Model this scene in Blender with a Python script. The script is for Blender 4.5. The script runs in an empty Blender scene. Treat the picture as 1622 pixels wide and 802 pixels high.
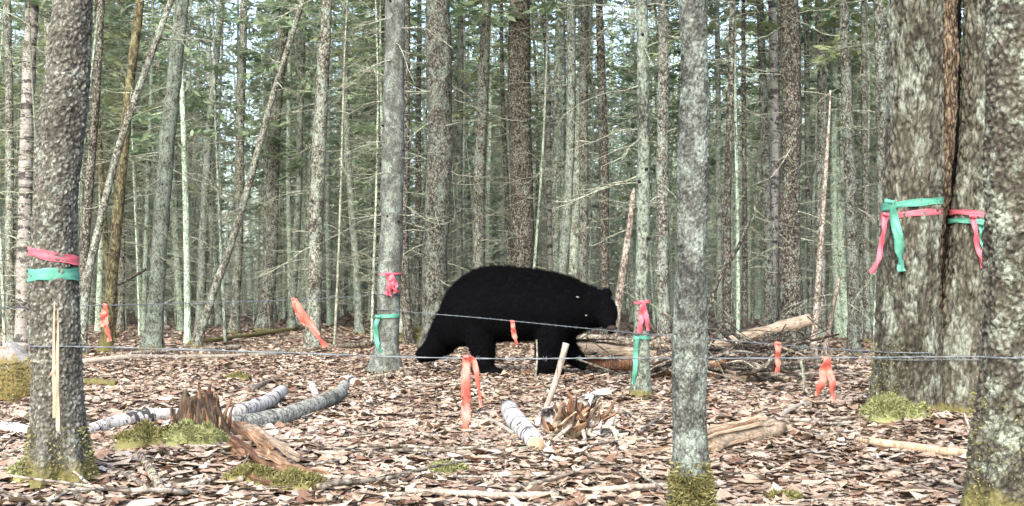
import bpy, math, random
import numpy as np
from mathutils import Vector, Matrix, Euler

S = bpy.context.scene
COL = S.collection
random.seed(7)
RNG = np.random.default_rng(11)

# ------------------------------------------------------------------ camera, light, exposure
F, CX, HY, EYE = 1958.0, 811.0, 460.0, 0.8        # focal length in photo pixels, principal column, horizon row, lens height
cam_d = bpy.data.cameras.new("camera")
cam = bpy.data.objects.new("camera", cam_d)
COL.objects.link(cam)
cam.location = (0, 0, EYE)
cam.rotation_euler = (math.radians(90), 0, 0)
cam_d.sensor_width = 36
cam_d.lens = 36 * F / 1622
cam_d.shift_y = 59 / 1622
cam_d.clip_start = 0.05
cam_d.clip_end = 2000
S.camera = cam

SUN_EL, SUN_ROT = math.radians(40), math.radians(194)
W = bpy.data.worlds.new("World")
S.world = W
W.use_nodes = True
wn = W.node_tree.nodes
sky = wn.new("ShaderNodeTexSky")
sky.sky_type = 'NISHITA'
sky.sun_disc = False
sky.sun_elevation = SUN_EL
sky.sun_rotation = SUN_ROT
sky.air_density = 1.0
sky.dust_density = 4.0
wn["Background"].inputs["Strength"].default_value = 0.15
W.node_tree.links.new(sky.outputs[0], wn["Background"].inputs["Color"])
sd = bpy.data.lights.new("sun", 'SUN')
sd.energy = 1.3
sd.angle = math.radians(50)
sd.color = (1.0, 0.975, 0.94)
sun = bpy.data.objects.new("sun", sd)
COL.objects.link(sun)
sun.rotation_euler = (math.radians(90) - SUN_EL, 0, math.radians(180) - SUN_ROT)
S.view_settings.view_transform = 'Standard'
S.view_settings.look = 'None'
S.view_settings.exposure = 2.38
S.view_settings.gamma = 1.0
S.cycles.use_denoising = True
S.cycles.max_bounces = 6
S.cycles.diffuse_bounces = 4
S.cycles.glossy_bounces = 2
S.cycles.transparent_max_bounces = 8

# ------------------------------------------------------------------ noise in numpy
def _hash(ix, iy, iz, k):
    h = (ix.astype(np.int64) * 73856093) ^ (iy.astype(np.int64) * 19349663) ^ (iz.astype(np.int64) * 83492791) ^ (k * 2654435761)
    h = (h ^ (h >> 13)) * 1274126177
    h = h ^ (h >> 16)
    return (h & 0xFFFFF) / float(0xFFFFF)

def vnoise(p, k=0):
    p = np.asarray(p, dtype=float)
    i = np.floor(p); f = p - i; f = f * f * (3 - 2 * f)
    r = 0
    for dx in (0, 1):
        for dy in (0, 1):
            for dz in (0, 1):
                w = (f[:, 0] if dx else 1 - f[:, 0]) * (f[:, 1] if dy else 1 - f[:, 1]) * (f[:, 2] if dz else 1 - f[:, 2])
                r = r + w * _hash(i[:, 0] + dx, i[:, 1] + dy, i[:, 2] + dz, k)
    return r * 2 - 1

def fbm(p, oct=4, k=0):
    p = np.asarray(p, dtype=float); a, t = 1.0, 0
    for o in range(oct):
        t = t + a * vnoise(p * 2 ** o + o * 17.3, k + o); a *= 0.5
    return t

def worley(p, k=0):
    p = np.asarray(p, dtype=float)
    i = np.floor(p)
    f1 = np.full(len(p), 9.0); f2 = np.full(len(p), 9.0)
    for dx in (-1, 0, 1):
        for dy in (-1, 0, 1):
            for dz in (-1, 0, 1):
                cx, cy, cz = i[:, 0] + dx, i[:, 1] + dy, i[:, 2] + dz
                d = np.sqrt((cx + _hash(cx, cy, cz, k) - p[:, 0]) ** 2 + (cy + _hash(cx, cy, cz, k + 1) - p[:, 1]) ** 2 + (cz + _hash(cx, cy, cz, k + 2) - p[:, 2]) ** 2)
                f2 = np.minimum(f2, np.maximum(f1, d)); f1 = np.minimum(f1, d)
    return f1, f2

# ------------------------------------------------------------------ placing
def gz(x, y):
    x = np.asarray(x, dtype=float); y = np.asarray(y, dtype=float)
    z = 0.018 * np.sin(x * 1.7 + 0.6 * y + 1) + 0.016 * np.sin(y * 1.3 - 0.8 * x) + 0.01 * np.sin(x * 4.1 + y * 2.3) + 0.008 * np.sin(y * 5.2 - x * 3.3)
    far = np.clip((np.sqrt(x * x + y * y) - 12) / 30, 0, 1)
    z = z + far * (0.12 * np.sin(x * 0.35 + 2) + 0.1 * np.sin(y * 0.4 + x * 0.2))
    for cx, cy, h, s in MOUNDS:
        z = z + h * np.exp(-((x - cx) ** 2 + (y - cy) ** 2) / (2 * s * s))
    return z
MOUNDS = [(-0.93, 11.55, 0.055, 0.3), (-1.45, 5.9, 0.05, 0.5), (2.45, 7.4, 0.07, 0.6), (-1.73, 4.8, 0.04, 0.35)]

def P(px, py, Y):
    return np.array([(px - CX) / F * Y, Y, EYE - (py - HY) / F * Y])

def G(px, py, h=0.0):
    """the point h above the ground that the photo shows at px, py"""
    Y = F * (EYE - h) / (py - HY)
    x = (px - CX) / F * Y
    return np.array([x, Y, float(gz(x, Y)) + h])

# ------------------------------------------------------------------ meshes and objects
def mk_mesh(name, V, Fc, mats=None, mi=None, smooth=True, attr=None):
    me = bpy.data.meshes.new(name)
    V = np.asarray(V, dtype=np.float32)
    if isinstance(Fc, np.ndarray):
        n, k = Fc.shape
        me.vertices.add(len(V)); me.vertices.foreach_set("co", V.ravel())
        me.loops.add(n * k); me.loops.foreach_set("vertex_index", Fc.astype(np.int32).ravel())
        me.polygons.add(n)
        me.polygons.foreach_set("loop_start", np.arange(0, n * k, k, dtype=np.int32))
        me.polygons.foreach_set("loop_total", np.full(n, k, dtype=np.int32))
        me.update(calc_edges=True)
    else:
        me.from_pydata(V.tolist(), [], Fc)
    if mats is not None:
        for m in (mats if isinstance(mats, (list, tuple)) else [mats]):
            me.materials.append(m)
    if mi is not None:
        me.polygons.foreach_set("material_index", np.asarray(mi, dtype=np.int32))
    if smooth:
        me.polygons.foreach_set("use_smooth", np.ones(len(me.polygons), dtype=bool))
    if attr is not None:
        for nm, val in attr.items():
            a = me.attributes.new(nm, 'FLOAT', 'POINT')
            a.data.foreach_set("value", np.asarray(val, dtype=np.float32))
    me.update()
    return me

def link(name, data, parent=None, loc=None):
    o = bpy.data.objects.new(name, data)
    COL.objects.link(o)
    if parent is not None: o.parent = parent
    if loc is not None: o.location = loc
    return o

def tag(o, label=None, cat=None, group=None, kind=None):
    if label: o["label"] = label
    if cat: o["category"] = cat
    if group: o["group"] = group
    if kind: o["kind"] = kind
    return o

def thing(name, loc, label, cat, group=None):
    o = link(name, None, None, tuple(map(float, loc)))
    o.empty_display_size = 0.1
    return tag(o, label, cat, group)

def tube(path, rad, sides=8, cap=True, seed=None, rough=0.0, twist=0.0):
    """quads (triangles as degenerate are avoided: caps are fans of quads/tris list) -> V, list of faces"""
    path = np.asarray(path, dtype=float); n = len(path)
    rad = np.broadcast_to(np.asarray(rad, dtype=float), (n,))
    T = np.gradient(path, axis=0); T /= np.linalg.norm(T, axis=1)[:, None] + 1e-12
    ref = np.array([0, 0, 1.0]) if abs(T[:, 2]).mean() < 0.8 else np.array([0, 1.0, 0])
    A = np.cross(T, ref); A /= np.linalg.norm(A, axis=1)[:, None] + 1e-12
    B = np.cross(A, T)
    th = np.linspace(0, 2 * np.pi, sides, endpoint=False)
    c, s = np.cos(th), np.sin(th)
    R = np.repeat(rad[:, None], sides, 1)
    if rough:
        q = np.stack([np.repeat(path[:, None, i], sides, 1) for i in range(3)], -1).reshape(-1, 3)
        nn = (A[:, None] * c[None, :, None] + B[:, None] * s[None, :, None]).reshape(-1, 3)
        m = max(rad.mean(), 1e-3)
        R = R * (1 + rough * fbm(q / (m * 3) + nn * 0.8 + (seed or 0) * 3.1, 3).reshape(n, sides))
    V = path[:, None] + R[..., None] * (A[:, None] * c[None, :, None] + B[:, None] * s[None, :, None])
    V = V.reshape(-1, 3)
    i = np.arange(n - 1)[:, None] * sides; j = np.arange(sides)[None]
    j2 = (j + 1) % sides
    Fq = np.stack([i + j, i + j2, i + sides + j2, i + sides + j], -1).reshape(-1, 4)
    Fl = Fq.tolist()
    if cap:
        Fl.append(list(range(sides))[::-1]); Fl.append(list(range((n - 1) * sides, n * sides)))
    return V, Fl

class Bag:
    def __init__(s): s.V = []; s.F = []; s.M = []; s.n = 0
    def add(s, V, Fl, m=0):
        n = s.n
        s.F.extend([[a + n for a in f] for f in Fl]); s.V.append(np.asarray(V)); s.M.extend([m] * len(Fl)); s.n += len(V)
        return s
    def mesh(s, name, mats, smooth=True):
        return mk_mesh(name, np.concatenate(s.V), s.F, mats, s.M, smooth)

def interp(path, n, smooth=True):
    """resample a control polyline (k x d) to n points, Catmull-Rom"""
    p = np.asarray(path, dtype=float)
    if len(p) == 2 or not smooth:
        t = np.linspace(0, len(p) - 1, n)
        return np.stack([np.interp(t, np.arange(len(p)), p[:, i]) for i in range(p.shape[1])], 1)
    q = np.vstack([2 * p[0] - p[1], p, 2 * p[-1] - p[-2]])
    t = np.linspace(0, len(p) - 1 - 1e-9, n); i = t.astype(int); f = (t - i)[:, None]
    a, b, c, d = q[i], q[i + 1], q[i + 2], q[i + 3]
    return 0.5 * (2 * b + (c - a) * f + (2 * a - 5 * b + 4 * c - d) * f ** 2 + (3 * b - a - 3 * c + d) * f ** 3)

# ------------------------------------------------------------------ materials
def nt(name, rough=0.9, spec=0.2):
    m = bpy.data.materials.new(name); m.use_nodes = True
    t = m.node_tree; b = t.nodes["Principled BSDF"]
    b.inputs["Roughness"].default_value = rough
    b.inputs["Specular IOR Level"].default_value = spec
    return m, t, b

class NB:
    """short node builder"""
    def __init__(s, t): s.t = t
    def n(s, typ, ins=None, **kw):
        nd = s.t.nodes.new(typ)
        for k, v in kw.items(): setattr(nd, k, v)
        for k, v in (ins or {}).items():
            if hasattr(v, "is_output") or isinstance(v, bpy.types.NodeSocket): s.t.links.new(v, nd.inputs[k])
            else: nd.inputs[k].default_value = v
        return nd
    def math(s, op, a, b=0.0, clamp=False):
        nd = s.n("ShaderNodeMath", {0: a, 1: b}, operation=op); nd.use_clamp = clamp
        return nd.outputs[0]
    def ramp(s, fac, stops, interp='LINEAR'):
        nd = s.n("ShaderNodeValToRGB", {0: fac}); e = nd.color_ramp.elements
        nd.color_ramp.interpolation = interp
        while len(e) < len(stops): e.new(0.5)
        for el, (p, c) in zip(e, stops):
            el.position = p; el.color = (*c, 1) if len(c) == 3 else c
        return nd.outputs[0]
    def fr(s, fac, lo, hi):
        nd = s.n("ShaderNodeMapRange", {0: fac, 1: lo, 2: hi}); return nd.outputs[0]
    def mix(s, fac, a, b, blend='MIX'):
        nd = s.t.nodes.new("ShaderNodeMix"); nd.data_type = 'RGBA'; nd.blend_type = blend
        for sock, v in ((nd.inputs[0], fac), (nd.inputs[6], a), (nd.inputs[7], b)):
            if isinstance(v, bpy.types.NodeSocket): s.t.links.new(v, sock)
            else: sock.default_value = (*v, 1) if isinstance(v, tuple) and len(v) == 3 else v
        return nd.outputs[2]
    def noise(s, vec, scale, detail=4, rough=0.6, dist=0.0):
        return s.n("ShaderNodeTexNoise", {"Vector": vec, "Scale": scale, "Detail": detail, "Roughness": rough, "Distortion": dist}).outputs[0]
    def link(s, a, b): s.t.links.new(a, b)

def coords(b, per_object=True, zs=1.0):
    tc = b.n("ShaderNodeTexCoord").outputs["Object"]
    if per_object:
        r = b.n("ShaderNodeObjectInfo").outputs["Random"]
        off = b.n("ShaderNodeVectorMath", {0: tc, 1: (0, 0, 0)}, operation='ADD')
        k = b.n("ShaderNodeCombineXYZ", {0: b.math('MULTIPLY', r, 37.0), 1: b.math('MULTIPLY', r, 91.0), 2: b.math('MULTIPLY', r, 53.0)}).outputs[0]
        b.link(k, off.inputs[1]); v = off.outputs[0]
    else:
        r = None; v = tc
    mp = b.n("ShaderNodeMapping", {"Vector": v}); mp.inputs["Scale"].default_value = (1, 1, zs)
    return tc, mp.outputs[0], r

def bark(name, dark, mid, light, scale, zs=0.6, lichen=(0.42, 0.47, 0.42), lich_amt=0.3, moss=0.0, bump=0.6, attr=False, vary=0.35, knots=False):
    m, t, p = nt(name, 0.92, 0.15); b = NB(t)
    tc, v, r = coords(b, True, zs)
    warp = b.n("ShaderNodeVectorMath", {0: v, 1: b.n("ShaderNodeTexNoise", {"Vector": v, "Scale": scale * 0.6, "Detail": 2.0}).outputs["Color"]}, operation='ADD').outputs[0]
    warp2 = b.n("ShaderNodeMix", data_type='VECTOR')
    b.link(v, warp2.inputs[4]); b.link(warp, warp2.inputs[5]); warp2.inputs[0].default_value = min(1.0, 2.2 / scale)
    wv = warp2.outputs[1]
    vor = b.n("ShaderNodeTexVoronoi", {"Vector": wv, "Scale": scale}, feature='DISTANCE_TO_EDGE').outputs["Distance"]
    n1 = b.noise(v, scale * 0.9, 5, 0.7)
    n2 = b.noise(v, scale * 0.12, 3, 0.6)
    plate = b.fr(vor, 0.0, 0.25)
    if attr:
        at = b.n("ShaderNodeAttribute", attribute_name="bark", attribute_type='GEOMETRY').outputs["Fac"]
        plate = b.math('MULTIPLY', b.fr(at, 0.0, 1.0), b.math('ADD', b.math('MULTIPLY', plate, 0.35), 0.65))
    wp = 0.55 if attr else 0.36
    h = b.math('ADD', b.math('MULTIPLY', plate, wp), b.math('MULTIPLY', b.fr(n1, 0.27, 0.73), 1 - wp))
    if not attr: h = b.math('SUBTRACT', h, 0.05)
    col = b.ramp(h, [(0.20, dark), (0.48, mid), (0.82, light)] if attr else [(0.26, dark), (0.48, mid), (0.71, light)])
    tone = b.ramp(n2, [(0.3, (0.62, 0.6, 0.57)), (0.7, (1.25, 1.22, 1.18))])
    col = b.mix(1.0, col, tone, 'MULTIPLY')
    if lich_amt:
        ln = b.noise(v, 9.0, 6, 0.75)
        ln2 = b.noise(v, scale * 1.6, 3, 0.7)
        lf = b.math('MULTIPLY', b.fr(ln, 0.62 - lich_amt * 0.3, 0.70 - lich_amt * 0.2), b.fr(ln2, 0.35, 0.6), True)
        col = b.mix(lf, col, lichen)
    if moss:
        z = b.n("ShaderNodeSeparateXYZ", {0: tc}).outputs[2]
        mf = b.math('MULTIPLY', b.fr(z, moss, 0.0), 1.0)
        mn = b.noise(v, 14, 5, 0.7)
        mf = b.fr(b.math('ADD', mf, b.math('MULTIPLY', mn, 1.2)), 0.95, 1.2)
        col = b.mix(mf, col, b.ramp(n1, [(0.2, (0.05, 0.046, 0.018)), (0.8, (0.16, 0.15, 0.06))]))
    if r is not None and vary:
        br = b.math('ADD', b.math('MULTIPLY', r, vary * 2), 1 - vary)
        g = b.n("ShaderNodeCombineXYZ", {0: br, 1: br, 2: br}).outputs[0]
        col = b.mix(1.0, col, g, 'MULTIPLY')
    b.link(col, p.inputs["Base Color"])
    bp = b.n("ShaderNodeBump", {"Height": h, "Strength": bump, "Distance": 0.012})
    b.link(bp.outputs[0], p.inputs["Normal"])
    return m

M = {}
M['scaly'] = bark("bark_scaly_dark", (0.021, 0.020, 0.018), (0.089, 0.091, 0.079), (0.277, 0.294, 0.265), 62, 0.8, (0.250, 0.303, 0.261), 0.15, 0.16, 0.9, True, 0.0)
M['greyfir'] = bark("bark_grey_lichen", (0.017, 0.019, 0.017), (0.063, 0.070, 0.064), (0.155, 0.173, 0.157), 55, 0.8, (0.165, 0.199, 0.176), 0.5, 0.0, 0.7, True, 0.0)
M['rough'] = bark("bark_rough_right", (0.014, 0.013, 0.010), (0.058, 0.056, 0.045), (0.163, 0.168, 0.144), 42, 0.9, (0.204, 0.243, 0.199), 0.4, 0.2, 0.9, True, 0.0)
M['furrow'] = bark("bark_furrowed_grey_brown", (0.015, 0.014, 0.011), (0.065, 0.064, 0.050), (0.147, 0.150, 0.124), 40, 0.35, (0.165, 0.191, 0.157), 0.4, 0.10, 0.9, True, 0.0)
M['cavity'] = bark("bark_inner_brown", (0.022, 0.016, 0.011), (0.085, 0.066, 0.046), (0.18, 0.15, 0.11), 40, 0.3, lich_amt=0.0, bump=0.8, vary=0)
M['crevice'] = bark("crevice_shade_colour", (0.004, 0.003, 0.002), (0.012, 0.009, 0.007), (0.03, 0.024, 0.018), 40, 0.3, lich_amt=0.0, bump=0.8, vary=0)  # near-black colour standing in for the shade inside the crack
M['spruce'] = bark("bark_spruce_grey", (0.020, 0.020, 0.016), (0.084, 0.085, 0.073), (0.183, 0.193, 0.168), 30, 0.7, (0.162, 0.203, 0.170), 0.45, 0.08, 0.9)
M['spruce_dark'] = bark("bark_spruce_dark", (0.014, 0.012, 0.011), (0.056, 0.053, 0.044), (0.146, 0.147, 0.127), 32, 0.7, (0.166, 0.213, 0.176), 0.2, 0.0, 0.9, vary=0.2)
M['lichen'] = bark("bark_lichen_green", (0.021, 0.025, 0.020), (0.075, 0.085, 0.071), (0.151, 0.171, 0.146), 30, 0.7, (0.177, 0.215, 0.178), 0.7, 0.1, 0.8, vary=0.2)
M['mossy'] = bark("bark_mossy_brown", (0.021, 0.017, 0.010), (0.069, 0.060, 0.036), (0.132, 0.126, 0.078), 26, 0.5, (0.132, 0.132, 0.066), 0.5, 0.45, 0.8, vary=0.2)
M['far_grey'] = bark("bark_stand_grey", (0.055, 0.062, 0.049), (0.190, 0.215, 0.176), (0.356, 0.404, 0.338), 22, 0.7, (0.323, 0.417, 0.343), 0.55, 0.0, 0.9)  # stand barks made paler to carry background brightness in their colour
M['far_lichen'] = bark("bark_stand_lichen", (0.062, 0.077, 0.058), (0.193, 0.241, 0.188), (0.336, 0.411, 0.333), 22, 0.7, (0.328, 0.428, 0.338), 0.75, 0.0, 0.8)  # lichen tint, plus the same background brightness put into the colour
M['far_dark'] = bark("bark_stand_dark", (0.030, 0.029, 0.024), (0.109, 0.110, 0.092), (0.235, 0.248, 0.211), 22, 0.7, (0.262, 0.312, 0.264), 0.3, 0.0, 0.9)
M['log_grey'] = bark("fallen_log_grey_bark", (0.042, 0.042, 0.038), (0.177, 0.179, 0.161), (0.374, 0.374, 0.343), 30, 1.0, (0.395, 0.416, 0.374), 0.7, 0, 0.8)
M['twig'] = bark("dead_twig_bark", (0.084, 0.088, 0.066), (0.174, 0.187, 0.150), (0.279, 0.305, 0.251), 30, 1.0, (0.231, 0.283, 0.209), 0.4, 0, 0.2, vary=0.3)
M['stick'] = bark("fallen_stick_bark", (0.06, 0.05, 0.04), (0.17, 0.15, 0.13), (0.33, 0.3, 0.265), 30, 0.6, (0.28, 0.3, 0.25), 0.3, 0, 0.4, vary=0.4)
M['log'] = bark("fallen_log_bark", (0.045, 0.036, 0.028), (0.16, 0.135, 0.108), (0.33, 0.295, 0.245), 26, 1.0, (0.28, 0.28, 0.2), 0.3, 0, 0.8, vary=0.3)
M['log_dark'] = bark("fallen_log_shaded_bark", (0.008, 0.006, 0.005), (0.033, 0.026, 0.021), (0.09, 0.076, 0.062), 26, 1.0, lich_amt=0.1, bump=0.8, vary=0.3)  # darker than the log bark: shade between pile logs put into the colour

def wood(name, c0, c1, c2, axis='Z', sc=1.0, bump=0.5):
    m, t, p = nt(name, 0.85, 0.15); b = NB(t)
    tc, v, r = coords(b, True, 1.0)
    mp = b.n("ShaderNodeMapping", {"Vector": v})
    s = {'X': (4, 70, 70), 'Y': (70, 4, 70), 'Z': (70, 70, 4)}[axis]
    mp.inputs["Scale"].default_value = tuple(a * sc for a in s)
    n = b.noise(mp.outputs[0], 1.0, 5, 0.65, 0.4)
    n2 = b.noise(v, 8, 4, 0.6)
    f = b.math('ADD', b.math('MULTIPLY', n, 0.7), b.math('MULTIPLY', n2, 0.3))
    col = b.ramp(f, [(0.33, c0), (0.5, c1), (0.66, c2)])
    b.link(col, p.inputs["Base Color"])
    b.link(b.n("ShaderNodeBump", {"Height": n, "Strength": bump, "Distance": 0.01}).outputs[0], p.inputs["Normal"])
    return m
M['rot'] = wood("rotten_red_wood", (0.045, 0.024, 0.014), (0.16, 0.096, 0.057), (0.34, 0.245, 0.16))
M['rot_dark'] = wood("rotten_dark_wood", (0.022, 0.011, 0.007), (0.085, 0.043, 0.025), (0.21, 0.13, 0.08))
M['stump_wood'] = wood("weathered_stump_wood", (0.016, 0.011, 0.007), (0.062, 0.044, 0.03), (0.165, 0.128, 0.09))
M['pale_wood'] = wood("pale_split_wood", (0.17, 0.115, 0.07), (0.32, 0.245, 0.17), (0.45, 0.37, 0.27))
M['grey_wood'] = wood("weathered_grey_wood", (0.1, 0.085, 0.07), (0.245, 0.215, 0.18), (0.4, 0.36, 0.31))
M['log_wood'] = wood("log_stripped_tan", (0.07, 0.05, 0.034), (0.215, 0.17, 0.125), (0.38, 0.32, 0.25), 'X')
M['end_wood'] = wood("cut_end_wood", (0.2, 0.15, 0.1), (0.33, 0.27, 0.2), (0.45, 0.38, 0.3), 'X')

def birch_mat(name, white0, white1, blot):
    m, t, p = nt(name, 0.7, 0.25); b = NB(t)
    a = b.n("ShaderNodeAttribute", attribute_name="along", attribute_type='GEOMETRY').outputs["Fac"]
    tc, v, r = coords(b, True)
    n = b.noise(v, 22, 4, 0.7)
    k = b.n("ShaderNodeCombineXYZ", {0: b.math('MULTIPLY', a, 60.0), 1: b.math('MULTIPLY', b.noise(v, 9, 2, 0.5), 7.0), 2: r}).outputs[0]
    band = b.noise(k, 1.0, 4, 0.7)
    k2 = b.n("ShaderNodeCombineXYZ", {0: b.math('MULTIPLY', a, 10.0), 1: b.math('MULTIPLY', b.noise(v, 6, 3, 0.6), 5.0), 2: r}).outputs[0]
    blotch = b.noise(k2, 1.0, 4, 0.7)
    col = b.ramp(n, [(0.3, white0), (0.6, white1)])
    col = b.mix(b.fr(band, 0.52, 0.58), col, (0.16, 0.135, 0.115))
    col = b.mix(b.fr(blotch, blot, blot + 0.04), col, (0.03, 0.027, 0.025))
    b.link(col, p.inputs["Base Color"])
    b.link(b.n("ShaderNodeBump", {"Height": band, "Strength": 0.5, "Distance": 0.006}).outputs[0], p.inputs["Normal"])
    return m
M['birch'] = birch_mat("birch_bark", (0.28, 0.28, 0.265), (0.45, 0.445, 0.43), 0.535)
M['birch_tree'] = birch_mat("birch_bark_standing", (0.13, 0.13, 0.12), (0.27, 0.27, 0.255), 0.5)
M['birch_bright'] = birch_mat("birch_bark_white", (0.36, 0.355, 0.345), (0.52, 0.515, 0.505), 0.525)
M['birch_grey'] = birch_mat("birch_bark_grey", (0.15, 0.145, 0.13), (0.29, 0.285, 0.26), 0.545)

def foliage(name, c0, c1, c2, trans=0.42):
    m, t, p = nt(name, 0.7, 0.2); b = NB(t)
    g = b.n("ShaderNodeNewGeometry").outputs["Random Per Island"]
    col = b.ramp(g, [(0.0, c0), (0.5, c1), (1.0, c2)])
    b.link(col, p.inputs["Base Color"])
    tr = b.n("ShaderNodeBsdfTranslucent"); b.link(col, tr.inputs[0])
    mx = b.n("ShaderNodeMixShader", {0: trans}); b.link(p.outputs[0], mx.inputs[1]); b.link(tr.outputs[0], mx.inputs[2])
    b.link(mx.outputs[0], t.nodes["Material Output"].inputs[0])
    return m
M['needle'] = foliage("fir_needles", (0.105, 0.165, 0.09), (0.165, 0.235, 0.135), (0.255, 0.32, 0.2))
M['hemlock'] = foliage("hemlock_needles", (0.13, 0.175, 0.075), (0.2, 0.25, 0.12), (0.295, 0.335, 0.18))
M['far_needle'] = foliage("far_brightened_needles", (0.175, 0.245, 0.155), (0.25, 0.325, 0.22), (0.33, 0.39, 0.29))  # brightness of the distant background put into the needle colour
M['moss'] = foliage("moss_tufts", (0.07, 0.065, 0.022), (0.145, 0.14, 0.05), (0.25, 0.24, 0.11), 0.15)
M['lightmoss'] = foliage("pale_moss_tufts", (0.11, 0.125, 0.045), (0.22, 0.24, 0.095), (0.36, 0.37, 0.19), 0.15)

def leaf_mat():
    m, t, p = nt("beech_leaf_litter", 0.6, 0.3); b = NB(t)
    g = b.n("ShaderNodeNewGeometry")
    r = g.outputs["Random Per Island"]
    col = b.ramp(r, [(0.0, (0.085, 0.058, 0.043)), (0.08, (0.17, 0.1, 0.066)), (0.2, (0.225, 0.163, 0.117)), (0.42, (0.29, 0.229, 0.175)),
                     (0.62, (0.34, 0.28, 0.22)), (0.8, (0.375, 0.315, 0.252)), (0.9, (0.39, 0.348, 0.296)), (0.96, (0.41, 0.385, 0.35)), (1.0, (0.285, 0.272, 0.245))])
    tc = b.n("ShaderNodeTexCoord").outputs["Object"]
    n = b.noise(tc, 60, 3, 0.6)
    col = b.mix(1.0, col, b.ramp(n, [(0.3, (0.7, 0.68, 0.66)), (0.7, (1.2, 1.18, 1.16))]), 'MULTIPLY')
    n2 = b.noise(tc, 1.3, 3, 0.6)
    col = b.mix(1.0, col, b.ramp(n2, [(0.3, (0.72, 0.68, 0.65)), (0.7, (1.14, 1.14, 1.13))]), 'MULTIPLY')
    b.link(col, p.inputs["Base Color"])
    return m
M['leaf'] = leaf_mat()

def ground_mat():
    m, t, p = nt("forest_soil", 0.95, 0.1); b = NB(t)
    tc = b.n("ShaderNodeTexCoord").outputs["Object"]
    vor = b.n("ShaderNodeTexVoronoi", {"Vector": tc, "Scale": 16.0})
    sep = b.n("ShaderNodeSeparateColor", {0: vor.outputs["Color"]}).outputs[0]
    col = b.ramp(sep, [(0.0, (0.09, 0.064, 0.046)), (0.35, (0.17, 0.126, 0.093)), (0.7, (0.23, 0.18, 0.15)), (1.0, (0.3, 0.25, 0.215))])
    n = b.noise(tc, 30, 4, 0.7)
    col = b.mix(1.0, col, b.ramp(n, [(0.3, (0.6, 0.6, 0.6)), (0.7, (1.1, 1.1, 1.1))]), 'MULTIPLY')
    b.link(col, p.inputs["Base Color"])
    b.link(b.n("ShaderNodeBump", {"Height": n, "Strength": 0.8, "Distance": 0.03}).outputs[0], p.inputs["Normal"])
    return m
M['ground'] = ground_mat()

def plain(name, col, rough=0.6, spec=0.3, trans=0.0, var=0.15, sc=25):
    m, t, p = nt(name, rough, spec); b = NB(t)
    tc = b.n("ShaderNodeTexCoord").outputs["Object"]
    n = b.noise(tc, sc, 4, 0.6)
    c = b.ramp(n, [(0.3, tuple(a * (1 - var) for a in col)), (0.7, tuple(min(1, a * (1 + var)) for a in col))])
    b.link(c, p.inputs["Base Color"])
    b.link(b.n("ShaderNodeBump", {"Height": n, "Strength": 0.25, "Distance": 0.004}).outputs[0], p.inputs["Normal"])
    if trans:
        tr = b.n("ShaderNodeBsdfTranslucent"); b.link(c, tr.inputs[0])
        mx = b.n("ShaderNodeMixShader", {0: trans}); b.link(p.outputs[0], mx.inputs[1]); b.link(tr.outputs[0], mx.inputs[2])
        b.link(mx.outputs[0], t.nodes["Material Output"].inputs[0])
    return m
M['pink'] = plain("pink_flagging_tape", (0.66, 0.15, 0.2), 0.4, 0.3, 0.4, 0.1, 40)
M['orange'] = plain("orange_flagging_tape", (0.7, 0.2, 0.155), 0.4, 0.3, 0.4, 0.1, 40)
M['green'] = plain("green_flagging_tape", (0.12, 0.4, 0.3), 0.4, 0.3, 0.4, 0.12, 40)
M['wire'] = plain("galvanised_wire", (0.125, 0.145, 0.16), 0.55, 0.3, 0, 0.15, 60)
M['wire'].node_tree.nodes["Principled BSDF"].inputs["Metallic"].default_value = 0.4
M['bear'] = plain("black_bear_fur", (0.0016, 0.0017, 0.0023), 0.85, 0.04, 0, 0.3, 30)
M['muzzle'] = plain("brown_muzzle_fur", (0.016, 0.012, 0.0095), 0.7, 0.2, 0, 0.3, 40)
M['nose'] = plain("bear_nose_skin", (0.01, 0.01, 0.01), 0.35, 0.5, 0, 0.2, 40)
M['pale'] = plain("pale_speck_mark", (0.12, 0.115, 0.1), 0.5, 0.3, 0, 0.1, 40)
M['knot'] = plain("dead_knot", (0.015, 0.013, 0.011), 0.9, 0.1)
M['fungus'] = plain("bracket_fungus_skin", (0.4, 0.31, 0.26), 0.7, 0.2, 0, 0.25, 30)

def rock_mat():
    m, t, p = nt("mossy_rock", 0.9, 0.2); b = NB(t)
    tc = b.n("ShaderNodeTexCoord").outputs["Object"]
    n = b.noise(tc, 14, 6, 0.65); n1 = b.noise(tc, 70, 4, 0.7)
    g = b.ramp(n1, [(0.3, (0.13, 0.13, 0.125)), (0.7, (0.27, 0.265, 0.26))])
    mo = b.ramp(n1, [(0.3, (0.075, 0.062, 0.02)), (0.7, (0.2, 0.165, 0.065))])
    z = b.n("ShaderNodeSeparateXYZ", {0: tc}).outputs[2]
    f = b.fr(b.math('ADD', b.math('MULTIPLY', n, 0.8), b.math('MULTIPLY', z, -1.35)), -0.02, 0.1)
    b.link(b.mix(f, g, mo), p.inputs["Base Color"])
    b.link(b.n("ShaderNodeBump", {"Height": n1, "Strength": 0.8, "Distance": 0.02}).outputs[0], p.inputs["Normal"])
    return m
M['rock'] = rock_mat()

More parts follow.
